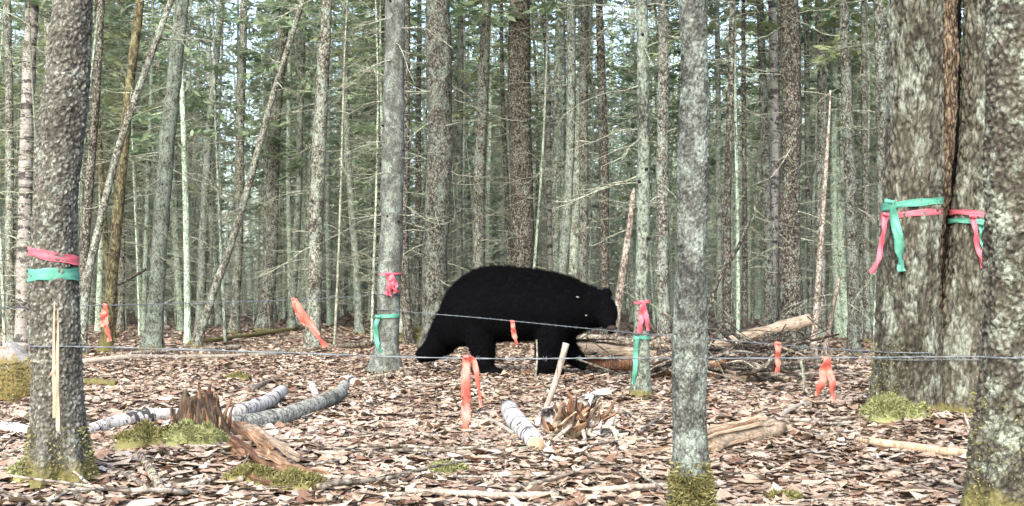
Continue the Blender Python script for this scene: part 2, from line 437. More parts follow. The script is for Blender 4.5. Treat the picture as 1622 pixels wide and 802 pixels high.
for key in ('scaly', 'greyfir', 'rough', 'furrow', 'cavity', 'spruce', 'spruce_dark', 'lichen', 'mossy', 'stick', 'log', 'log_grey', 'rot', 'rot_dark', 'stump_wood', 'pale_wood', 'grey_wood', 'log_wood', 'end_wood',
            'birch', 'birch_tree', 'birch_bright', 'birch_grey', 'moss', 'lightmoss', 'leaf', 'ground', 'pink', 'orange', 'green', 'wire', 'bear', 'muzzle', 'pale', 'fungus', 'rock'):
    k = 0.79 if key in ('leaf', 'ground') else 0.7 if key == 'lightmoss' else 0.9 if key in ('spruce', 'spruce_dark', 'lichen', 'scaly') else 0.82
    for nd in M[key].node_tree.nodes:
        if nd.type == 'VALTORGB' and not any(l.to_node.type == 'MIX' and l.to_node.blend_type == 'MULTIPLY' and l.to_socket == l.to_node.inputs[7] for l in nd.outputs[0].links):
            for e in nd.color_ramp.elements: e.color = (*(c * k for c in e.color[:3]), 1)

# ------------------------------------------------------------------ ground
def build_ground():
    ys = np.concatenate([np.arange(-12, 2.5, 1.0), 2.5 * np.exp(np.arange(0, 230) * 0.0135), np.array([70, 90, 120, 170, 240, 350, 500.])])
    us = np.concatenate([np.linspace(-12, -1.0, 20), np.linspace(-0.9, 0.9, 150), np.linspace(1.0, 12, 20)])
    YY, UU = np.meshgrid(ys, us, indexing='ij')
    XX = UU * np.maximum(np.abs(YY) * 0.6, 1.6)
    Z = gz(XX, YY)
    fade = np.clip((np.abs(YY) - 60) / 40, 0, 1)
    Z = Z * (1 - fade)
    V = np.stack([XX, YY, Z], -1).reshape(-1, 3)
    a, c = len(ys), len(us)
    i = np.arange(a - 1)[:, None] * c + np.arange(c - 1)[None]
    Fq = np.stack([i, i + 1, i + c + 1, i + c], -1).reshape(-1, 4)
    tag(link("ground", mk_mesh("ground", V, Fq, M['ground'])), kind="structure")
build_ground()

def build_leaves():
    def scatter(y0, y1, dens, smin, smax, rng):
        k = 0.5
        A = k * (y1 ** 2 - y0 ** 2) + 1.2 * (y1 - y0)
        n = int(A * dens)
        y = np.sqrt(rng.random(n) * (y1 ** 2 - y0 ** 2) + y0 ** 2)
        x = (rng.random(n) * 2 - 1) * (k * y + 0.6)
        return x, y, rng.uniform(smin, smax, n)
    rng = np.random.default_rng(3)
    # a leaf: base, three rows of left, midrib, right, tip
    prof = np.array([(-0.5, 0, 0), (-0.25, -0.22, 0.05), (-0.22, 0, 0), (-0.25, 0.22, 0.05), (0.12, -0.25, 0.06), (0.15, 0, 0), (0.12, 0.25, 0.06), (0.5, 0, 0)])
    fac = np.array([(0, 2, 1), (0, 3, 2), (1, 2, 4), (2, 5, 4), (2, 3, 6), (2, 6, 5), (4, 5, 7), (5, 6, 7)])
    VV, FF, base = [], [], 0
    for y0, y1, d, a, b_ in ((3.6, 8, 1300, 0.045, 0.095), (8, 15, 720, 0.05, 0.1), (15, 26, 230, 0.065, 0.11), (26, 48, 45, 0.1, 0.18)):
        x, y, s = scatter(y0, y1, d, a, b_, rng)
        n = len(x)
        s *= 0.75 + 1.1 * rng.random(n) ** 3
        L = prof[None] * s[:, None, None]
        w = rng.uniform(0.5, 1.25, n); L[:, :, 1] *= w[:, None]
        fold = rng.uniform(-0.7, 1.3, n); L[:, :, 2] *= fold[:, None]
        curl = rng.normal(0, 0.4, n)
        L[:, :, 2] += curl[:, None] * (prof[None, :, 0] ** 2) * s[:, None] * 1.1
        tw = rng.normal(0, 0.3, n)
        L[:, :, 2] += tw[:, None] * prof[None, :, 0] * prof[None, :, 1] * s[:, None] * 2
        yaw = rng.uniform(0, 2 * np.pi, n); pit = rng.normal(0, 0.11, n); rol = rng.normal(0, 0.13, n)
        def rot(L, ang, i, j):
            c, s_ = np.cos(ang)[:, None], np.sin(ang)[:, None]
            a_, b2 = L[:, :, i].copy(), L[:, :, j].copy()
            L[:, :, i] = c * a_ - s_ * b2; L[:, :, j] = s_ * a_ + c * b2
        rot(L, rol, 1, 2); rot(L, pit, 0, 2); rot(L, yaw, 0, 1)
        z = gz(x, y) + 0.008 + rng.random(n) * 0.018
        L += np.stack([x, y, z], 1)[:, None]
        VV.append(L.reshape(-1, 3)); FF.append((fac[None] + (base + np.arange(n) * 8)[:, None, None]).reshape(-1, 3)); base += n * 8
    print("leaves", base // 8)
    tag(link("leaf_litter", mk_mesh("leaf_litter", np.concatenate(VV), np.concatenate(FF), M['leaf'], smooth=True)), kind="stuff")
build_leaves()

# ------------------------------------------------------------------ trees
def nrm(v):
    return v / (np.linalg.norm(v) + 1e-12)

def twig_path(start, dir_, L, rng, droop=0.25, n=6):
    pts = [np.array(start, dtype=float)]; d = nrm(np.array(dir_, dtype=float))
    for i in range(n):
        d = nrm(d + rng.normal(0, 0.16, 3) + np.array([0, 0, -droop * (1 - 1.7 * i / n) * 0.35]))
        pts.append(pts[-1] + d * L / n)
    return np.array(pts)

def add_branch(bag, start, ang, L, r, rng, subs=4, sides=4, up=0.0, m=0):
    d = np.array([math.cos(ang), math.sin(ang), up])
    p = twig_path(start, d, L, rng)
    bag.add(*tube(p, np.linspace(r, r * 0.25, len(p)), sides, False), m)
    for k in range(subs):
        i = rng.integers(1, len(p) - 1)
        sd_ = nrm(p[i + 1] - p[i]); side = np.cross(sd_, [0, 0, 1]) * rng.choice([-1, 1])
        q = twig_path(p[i], sd_ * 0.8 + side * rng.uniform(0.4, 1.0) + np.array([0, 0, rng.uniform(-0.4, 0.5)]), L * rng.uniform(0.2, 0.5), rng, 0.1, 4)
        bag.add(*tube(q, np.linspace(r * 0.55, r * 0.2, len(q)), 3, False), m)

def twigs_mesh(axis, rad, z0, z1, n, rng, Lr=(0.35, 1.1), mat='twig', rr=(0.003, 0.007), subs=3):
    bag = Bag()
    for k in range(n):
        z = rng.uniform(z0, z1); a = rng.uniform(0, 2 * np.pi)
        c = axis(z); c = c + np.array([math.cos(a), math.sin(a), 0]) * rad(z) * 0.8
        add_branch(bag, c, a, rng.uniform(*Lr), rng.uniform(*rr), rng, subs, 4, rng.uniform(-0.3, 0.25))
    return bag.mesh("dead_twigs", M[mat])

def crown_mesh(axis, z0, H, spread, rng, mat='needle', nb=70, per=40, size=0.11, dens=1.0):
    """drooping whorls of boughs, each with flat needle sprays"""
    bag = Bag(); Q = []
    for k in range(nb):
        f = (k + rng.random()) / nb
        z = z0 + (H - z0) * f
        L = spread * (1 - f) ** 0.8 * rng.uniform(0.6, 1.1) + 0.25
        if f < 0.25: L *= rng.uniform(0.4, 1)
        a = rng.uniform(0, 2 * np.pi)
        p = twig_path(axis(z), (math.cos(a), math.sin(a), 0.15), L, rng, 0.35, 6)
        bag.add(*tube(p, np.linspace(0.008, 0.002, len(p)), 3, False), 0)
        m_ = max(4, int(per * L / spread * dens * (1 if z < 8.5 else 0.18)))
        t = rng.uniform(0.3, 1, m_) * (len(p) - 1)
        i = np.minimum(t.astype(int), len(p) - 2); fr = (t - i)[:, None]
        c = p[i] * (1 - fr) + p[i + 1] * fr
        sgn = rng.choice([-1, 1], m_)[:, None]
        out = nrm(p[-1] - p[0]); sid = np.cross(out, [0, 0, 1])
        wid = (1.15 - t / len(p))[:, None] * L * 0.38
        c = c + sgn * sid[None] * rng.random((m_, 1)) * wid + rng.normal(0, 0.03, (m_, 3))
        d = out[None] * 0.8 + sgn * sid[None] * 0.7 + rng.normal(0, 0.35, (m_, 3)); d /= np.linalg.norm(d, axis=1)[:, None]
        e = np.cross(d, np.array([0, 0, 1.0]) + rng.normal(0, 0.45, (m_, 3))); e /= np.linalg.norm(e, axis=1)[:, None] + 1e-9
        s = size * rng.uniform(0.6, 1.4, m_)[:, None]
        Q.append(np.stack([c - d * s, c + e * s * 0.32, c + d * s, c - e * s * 0.32], 1))
    Q = np.concatenate(Q); n = len(Q); base = bag.n
    bag.V.append(Q.reshape(-1, 3)); bag.F.extend((np.arange(n * 4).reshape(n, 4) + base).tolist()); bag.M.extend([1] * n); bag.n += n * 4
    return bag.mesh("crown", [M['twig'], M[mat]], False)

CROWN = {}
def crown_for(kind, rng):
    """shared crowns on a straight axis"""
    if kind not in CROWN:
        z0, H, sp, mat, nb, per, sz = kind
        CROWN[kind] = crown_mesh(lambda z: np.array([0, 0, z]), z0, H, sp, np.random.default_rng(abs(hash(str(kind))) % 1000 if False else int(z0 * 100 + H * 7 + nb)), mat, nb, per, sz)
    return CROWN[kind]

def trunk_geo(zc, C, R, sides, res, k, amp, cell, zs, flare_from=None, lobes=0, lobe_amp=0):
    """dense trunk: rings at res spacing along z with worley plates; returns V, F(np), bark attr"""
    z = np.arange(zc[0], zc[-1], res)
    cx = np.interp(z, zc, C[:, 0]); cy = np.interp(z, zc, C[:, 1]); r = np.interp(z, zc, R)
    # smooth the axis
    th = np.linspace(0, 2 * np.pi, sides, endpoint=False)
    ZZ, TH = np.meshgrid(z, th, indexing='ij')
    RR = np.repeat(r[:, None], sides, 1)
    if lobes:
        fl = np.clip(1 - (ZZ - zc[0]) / 0.45, 0, 1) ** 1.6
        RR = RR * (1 + fl * lobe_amp * (0.6 + np.cos(TH * lobes + k) * 0.6 + 0.4 * np.cos(TH * (lobes + 2) + 2 * k)))
    X = cx[:, None] + RR * np.cos(TH); Y = cy[:, None] + RR * np.sin(TH)
    p = np.stack([X, Y, ZZ], -1).reshape(-1, 3)
    q = p * np.array([1, 1, zs]) / cell
    q = q + 0.35 * np.stack([vnoise(q * 1.3, 3), vnoise(q * 1.3 + 9, 4), vnoise(q * 1.3 + 21, 5)], -1)
    f1, f2 = worley(q, k)
    e = np.clip((f2 - f1) * 2.2, 0, 1)
    g = np.clip(0.5 + 0.5 * fbm(p / (cell * 0.45), 2, k), 0, 1)
    disp = amp * (e - 0.6) + amp * 0.7 * (g - 0.5) + 0.012 * fbm(p * np.array([9, 9, 3]), 2, k + 5)
    nx = np.cos(TH).ravel(); ny = np.sin(TH).ravel()
    p[:, 0] += nx * disp; p[:, 1] += ny * disp
    n = len(z)
    i = np.arange(n - 1)[:, None] * sides; j = np.arange(sides)[None]; j2 = (j + 1) % sides
    Fq = np.stack([i + j, i + j2, i + sides + j2, i + sides + j], -1).reshape(-1, 4)
    return p, Fq, np.clip(e * 0.65 + g * 0.35, 0, 1)

BRANCHES = []
for k in range(8):
    bg = Bag(); rg = np.random.default_rng(40 + k)
    add_branch(bg, (0, 0, 0), 0, rg.uniform(0.5, 0.9), 0.008, rg, 6, 5, rg.uniform(-0.2, 0.3))
    BRANCHES.append(bg.mesh("branch", M['twig']))

def px_axis(pts, Y, H):
    """pts (px, py, width px) top to bottom -> zc, centre (x,y), radius arrays from the ground to height H (world)"""
    pts = sorted(pts, key=lambda t: -t[1])
    P3 = np.array([np.append(P(a, b, Y), c / F * Y / 2) for a, b, c in pts])
    zs, xs, rs = P3[:, 2], P3[:, 0], P3[:, 3]
    if zs[0] > 0.02:
        g = (xs[1] - xs[0]) / (zs[1] - zs[0])
        xs = np.insert(xs, 0, xs[0] - g * zs[0] * 0.7); rs = np.insert(rs, 0, rs[0] * 1.1); zs = np.insert(zs, 0, 0.0)
    z0 = float(gz(xs[0], Y)) - 0.06
    if zs[0] > z0: zs[0] = z0
    g = (xs[-1] - xs[-2]) / max(zs[-1] - zs[-2], 1e-3)
    top, zt, xt, rt = H, zs[-1], xs[-1], rs[-1]
    if H > zt:
        for f in (0.33, 0.66, 1.0):
            zs = np.append(zs, zt + (H - zt) * f); xs = np.append(xs, xt + g * (H - zt) * (f - 0.35 * f * f)); rs = np.append(rs, max(0.012, rt * (1 - 0.88 * f)))
    return zs, xs, rs

def base_tree(name, label, cat, pts, Y, H, group=None):
    zs, xs, rs = px_axis(pts, Y, H)
    x0 = float(np.interp(0, zs, xs)); z0 = float(gz(x0, Y))
    root = thing(name, (x0, Y, z0), label, cat, group)
    return root, zs - z0, xs - x0, rs

def near_tree(name, label, pts, Y, H, mat, sides, res, cell, amp, zs_, vis, lobes, lobe_amp, k, crown=None):
    root, zs, xs, rs = base_tree(name, label, "tree", pts, Y, H)
    C = np.stack([xs, np.zeros_like(xs)], 1)
    fine = np.linspace(zs[0], zs[-1], 60)
    zc = np.concatenate([np.linspace(zs[0], vis, 40)])
    sm = interp(np.stack([zs, xs, rs], 1), 400)
    X = np.interp(zc, sm[:, 0], sm[:, 1]); R = np.interp(zc, sm[:, 0], sm[:, 2])
    V, Fq, at = trunk_geo(zc, np.stack([X, 0 * X], 1), R, sides, res, k, amp, cell, zs_, None, lobes, lobe_amp)
    link("trunk", mk_mesh("trunk", V, Fq, M[mat], attr={"bark": at}), root)
    # the stem above, up into the crown
    zz = np.linspace(vis - 0.03, zs[-1], 24)
    p = np.stack([np.interp(zz, sm[:, 0], sm[:, 1]), 0 * zz, zz], 1)
    Vt, Ft = tube(p, np.interp(zz, sm[:, 0], sm[:, 2]) , 12)
    link("upper_trunk", mk_mesh("upper_trunk", Vt, Ft, M[mat], attr={"bark": np.full(len(Vt), 0.6)}), root)
    if crown:
        c = link("crown", crown_for(crown, RNG), root); c.location = (float(np.interp(crown[0], zs, xs)), 0, 0)
    return root, (lambda z: np.array([np.interp(z, sm[:, 0], sm[:, 1]), 0, z])), (lambda z: float(np.interp(z, sm[:, 0], sm[:, 2])))

CR_HIGH = (8.0, 15.0, 1.6, 'needle', 44, 44, 0.12)
CR_HIGH2 = (9.0, 17.0, 1.9, 'needle', 44, 50, 0.13)
CR_MID = (5.0, 13.5, 1.5, 'needle', 75, 44, 0.11)
CR_MID2 = (4.2, 12.5, 1.4, 'hemlock', 70, 46, 0.11)
CR_LOW = (2.6, 10.5, 1.25, 'needle', 85, 46, 0.10)
CR_LOW2 = (3.2, 11.5, 1.6, 'hemlock', 80, 54, 0.11)

def tuft_mesh(points, normals, size, rng, mat, lift=0.0):
    """small moss blades standing on a surface"""
    n = len(points)
    N = normals + rng.normal(0, 0.55, (n, 3)); N /= np.linalg.norm(N, axis=1)[:, None]
    T = np.cross(N, rng.normal(0, 1, (n, 3))); T /= np.linalg.norm(T, axis=1)[:, None] + 1e-9
    s = size * rng.uniform(0.6, 1.5, n)[:, None]
    b = points + normals * lift
    V = np.stack([b - T * s * 0.3, b + T * s * 0.3, b + N * s + rng.normal(0, 0.2, (n, 3)) * s], 1)
    return mk_mesh("moss", V.reshape(-1, 3), np.arange(n * 3).reshape(n, 3), M[mat], smooth=False)

def moss_on_trunk(root, ax, rad, z0, z1, n, size, rng, mat='moss', a0=0, a1=2 * np.pi, fade=True, off=0.004):
    z = z0 + (z1 - z0) * (rng.random(n) ** (1.5 if fade else 1)); a = rng.uniform(a0, a1, n)
    pts = np.array([ax(q) for q in z]); r = np.array([rad(q) for q in z]) + off
    nn = np.stack([np.cos(a), np.sin(a), np.full(n, 0.15)], 1)
    pts = pts + nn * r[:, None]; pts[:, 2] = z
    link("moss", tuft_mesh(pts, nn, size, rng, mat), root)["kind"] = "stuff"

def moss_dome(name, pos, rx, ry, h, n, size, seed, label=None, mat='moss', parent=None, cat="moss"):
    rng = np.random.default_rng(seed); n = int(n * 1.8)
    a = rng.uniform(0, 2 * np.pi, n); u = np.sqrt(rng.random(n))
    bump = 1 + 0.3 * np.sin(a * 3 + seed) + 0.15 * np.sin(a * 5 + 2 * seed)
    x, y = u * np.cos(a) * rx * bump, u * np.sin(a) * ry * bump
    z = h * np.sqrt(np.clip(1 - u * u, 0, 1)) * (1 + 0.35 * vnoise(np.stack([x, y, 0 * x], 1) / (rx * 0.4), seed))
    nn = np.stack([x / rx, y / ry, np.full(n, 0.9)], 1); nn /= np.linalg.norm(nn, axis=1)[:, None]
    tm = tuft_mesh(np.stack([x, y, z], 1), nn, size, rng, mat)
    # cushion under the tufts
    na, nr = 26, 7
    V = [(0, 0, h - 0.012)]; Fl = []
    for i in range(1, nr + 1):
        for j in range(na):
            t = 2 * np.pi * j / na; uu = i / nr
            bb = 1 + 0.3 * math.sin(t * 3 + seed) + 0.15 * math.sin(t * 5 + 2 * seed)
            V.append((uu * math.cos(t) * rx * bb, uu * math.sin(t) * ry * bb, h * math.sqrt(max(0, 1 - uu * uu)) - 0.012 - (0.03 if i == nr else 0)))
    for j in range(na): Fl.append([0, 1 + j, 1 + (j + 1) % na])
    for i in range(nr - 1):
        for j in range(na):
            a0 = 1 + i * na; Fl.append([a0 + j, a0 + na + j, a0 + na + (j + 1) % na, a0 + (j + 1) % na])
    cm = mk_mesh("cushion", V, Fl, M[mat])
    if parent is None:
        root = thing(name, np.array(pos) + [0, 0, 0.025], label, cat)
        link("cushion", cm, root); link("tufts", tm, root)["kind"] = "stuff"
        return root
    o = link(name, cm, parent); o.location = pos
    link("tufts", tm, o)["kind"] = "stuff"
    return o

# ---- the near trees that carry the wire
rA, axA, rdA = near_tree("spruce_tree", "dark scaly trunk wrapped with pink and green tape, split stick fixed to it", 
    [(116, 0, 62), (108, 100, 64), (98, 200, 68), (90, 300, 68), (85, 400, 71), (87, 500, 73), (90, 600, 76), (94, 700, 80), (97, 770, 92)], 4.75, 14, 'scaly', 132, 0.006, 0.017, 0.006, 0.85, 2.25, 5, 0.62, 3, CR_HIGH)
rB, axB, rdB = near_tree("fir_tree", "slim pale grey lichened trunk with green moss sleeve, nearest in the middle",
    [(1098, 0, 36), (1100, 100, 40), (1101, 170, 44), (1100, 185, 46), (1098, 230, 44), (1095, 400, 50), (1093, 500, 49), (1092, 600, 50), (1094, 740, 54), (1095, 800, 60)], 4.3, 12, 'greyfir', 100, 0.006, 0.013, 0.003, 0.75, 2.1, 4, 0.2, 7, CR_HIGH)
rC, axC, rdC = near_tree("spruce_tree", "rough lichen-flecked trunk cut off by the frame, in front of the twin tree",
    [(1603, 0, 84), (1605, 200, 84), (1603, 300, 86), (1602, 500, 92), (1600, 600, 96), (1597, 700, 106), (1594, 800, 122)], 4.5, 15, 'rough', 150, 0.006, 0.026, 0.009, 0.9, 2.2, 5, 0.34, 11, CR_HIGH2)
rng = np.random.default_rng(5)
moss_on_trunk(rB, axB, rdB, -0.02, 0.185, 5200, 0.016, rng, 'moss', fade=False)
moss_on_trunk(rB, axB, rdB, 0.17, 0.23, 500, 0.012, rng, 'moss')
moss_on_trunk(rA, axA, lambda z: rdA(z) * (1 + 0.25 * max(0, 1 - z / 0.3)), 0.0, 0.22, 1600, 0.011, rng, 'moss')
moss_on_trunk(rC, axC, lambda z: rdC(z) * 1.05, 0.0, 0.45, 1500, 0.011, rng, 'moss')

# ---- twin tree: three stems from one swollen base
def twin():
    Y = 7.3
    base = G(1465, 674)
    root = thing("twin_tree", (base[0], Y, gz(base[0], Y)), "thick twin-stemmed tree with dark crack between its stems, moss at foot", "tree")
    o = np.array([base[0], Y, float(gz(base[0], Y))])
    def stem(name, pts, dy, mat, k, sides, lob, la, vis):
        pts = sorted(pts, key=lambda t: -t[1])
        q = np.array([np.append(P(a, b, Y), c / F * Y / 2) for a, b, c in pts])
        z = q[:, 2] - o[2]; x = q[:, 0] - o[0]; r = q[:, 3]
        z[0] = -0.08
        gx = (x[-1] - x[-2]) / (z[-1] - z[-2])
        for zt in (4.5, 8, 14):
            x = np.append(x, x[-1] + gx * 0.6 * (zt - z[-1])); r = np.append(r, r[-1] * (0.93 if zt < 5 else 0.7)); z = np.append(z, zt)
        sm = interp(np.stack([z, x, r], 1), 300)
        zc = np.linspace(-0.08, vis, 60)
        X = np.interp(zc, sm[:, 0], sm[:, 1]); R = np.interp(zc, sm[:, 0], sm[:, 2])
        V, Fq, at = trunk_geo(zc, np.stack([X, 0 * X + dy], 1), R, sides, 0.009, k, 0.012, 0.03, 0.4, None, lob, la)
        s = link(name, mk_mesh(name, V, Fq, M[mat], attr={"bark": at}), root)
        zz = np.linspace(vis - 0.03, 14, 20)
        Vt, Ft = tube(np.stack([np.interp(zz, sm[:, 0], sm[:, 1]), 0 * zz + dy, zz], 1), np.interp(zz, sm[:, 0], sm[:, 2]), 14)
        link("upper_stem", mk_mesh("upper_stem", Vt, Ft, M[mat], attr={"bark": np.full(len(Vt), 0.6)}), s)
        if name == "stem":
            c = link("crown", crown_for(CR_HIGH2, RNG), root); c.location = (float(np.interp(9, z, x)), dy, 0)
        return lambda zq: np.array([np.interp(zq, sm[:, 0], sm[:, 1]), dy, zq]), lambda zq: float(np.interp(zq, sm[:, 0], sm[:, 2]))
    a = stem("stem", [(1449, 0, 84), (1448, 200, 86), (1446, 300, 88), (1440, 400, 92), (1437, 500, 98), (1437, 560, 104), (1436, 640, 116), (1438, 674, 140)], 0.0, 'furrow', 21, 150, 4, 0.12, 3.0)
    b = stem("stem", [(1556, 0, 56), (1554, 200, 58), (1549, 300, 68), (1542, 400, 78), (1535, 500, 90), (1529, 560, 102), (1524, 640, 120), (1524, 674, 140)], 0.02, 'furrow', 22, 150, 5, 0.12, 3.0)
    stem("inner_stem", [(1504, 0, 38), (1503, 150, 36), (1499, 250, 33), (1492, 330, 28), (1485, 400, 26), (1480, 480, 34), (1480, 540, 60), (1480, 674, 80)], 0.06, 'cavity', 23, 90, 0, 0, 3.0)
    stem("crevice_shade", [(1515, 0, 50), (1512, 200, 50), (1508, 330, 50), (1500, 450, 50), (1495, 560, 50), (1490, 674, 50)], 0.19, 'crevice', 24, 40, 0, 0, 3.0)  # added dark backing behind the gap, painting the crack's shade
    rg = np.random.default_rng(8)
    moss_on_trunk(root, a[0], lambda z: a[1](z) * 1.06, 0, 0.4, 700, 0.012, rg, 'moss', math.radians(180), math.radians(260))
    moss_on_trunk(root, b[0], lambda z: b[1](z) * 1.06, 0, 0.3, 300, 0.012, rg, 'moss')
    return root, o, a, b
rD, oD, stemL, stemR = twin()

# ---- mid trees, each measured from the photo: (name, label, pts, Y, H, bark, crown, twigs, n branch parts)
def mid_tree(name, label, pts, Y, H, mat, crown, ntw, nbr, seed, knots=0, sides=16, group=None, top=None):
    rg = np.random.default_rng(seed)
    root, zs, xs, rs = base_tree(name, label, "tree", pts, Y, H if top is None else top, group)
    sm = interp(np.stack([zs, xs, rs], 1), 300)
    Hh = zs[-1]
    vis = EYE + (HY / F) * Y + 1.0
    zz = np.unique(np.concatenate([np.linspace(zs[0], min(Hh, vis), int(min(Hh, vis) / 0.07)), np.linspace(min(Hh, vis), Hh, 16)]))
    x = np.interp(zz, sm[:, 0], sm[:, 1]); r = np.interp(zz, sm[:, 0], sm[:, 2])
    r = r * (1 + 0.45 * np.clip(1 - zz / 0.35, 0, 1.2) ** 2)
    wob = 0.25 * r.mean()
    yy = wob * np.sin(zz * 0.9 + seed)
    x = x + wob * 0.5 * np.sin(zz * 1.7 + 2 * seed)
    pth = np.stack([x, yy, zz], 1)
    V, Fl = tube(pth, r, sides, True, seed, 0.10)
    al = np.repeat(zz, sides)
    link("trunk", mk_mesh("trunk", V, Fl, M[mat], attr={"along": al, "bark": np.full(len(V), 0.6)}), root)
    ax = lambda z: np.array([np.interp(z, zz, x), np.interp(z, zz, yy), z])
    rd = lambda z: float(np.interp(z, zz, r))
    if ntw:
        link("twigs", twigs_mesh(ax, rd, 0.7, min(Hh, vis + 0.5), ntw, rg), root)["kind"] = "stuff"
    for k in range(nbr):
        z = rg.uniform(1.35 if Y > 11 else 1.6, max(1.8, min(Hh, vis - 0.6))); a = rg.uniform(0, 2 * np.pi)
        o = link("branch", BRANCHES[rg.integers(len(BRANCHES))], root)
        o.location = tuple(ax(z) + np.array([math.cos(a), math.sin(a), 0]) * rd(z) * 0.8)
        s = rg.uniform(0.6, 1.2); o.scale = (s, s, s)
        o.rotation_euler = (rg.uniform(-0.4, 0.4), rg.uniform(-0.25, 0.3), a)
    for k in range(knots):
        z = rg.uniform(0.9, vis - 0.5); a = -math.pi / 2 + rg.uniform(-1.2, 1.2)
        d = np.array([math.cos(a), math.sin(a), 0.15])
        c = ax(z) + d * rd(z) * 0.9
        Vk, Fk = tube(np.array([c, c + d * 0.02, c + d * rg.uniform(0.015, 0.04)]), [0.014, 0.010, 0.006], 7, True)
        link("branch_stub", mk_mesh("branch_stub", Vk, Fk, M['knot']), root)
    if crown:
        c = link("crown", crown_for(crown, RNG), root); c.location = (float(np.interp(crown[0], zz, x)), 0, 0); c.rotation_euler = (0, 0, seed * 1.3)
    return root, ax, rd

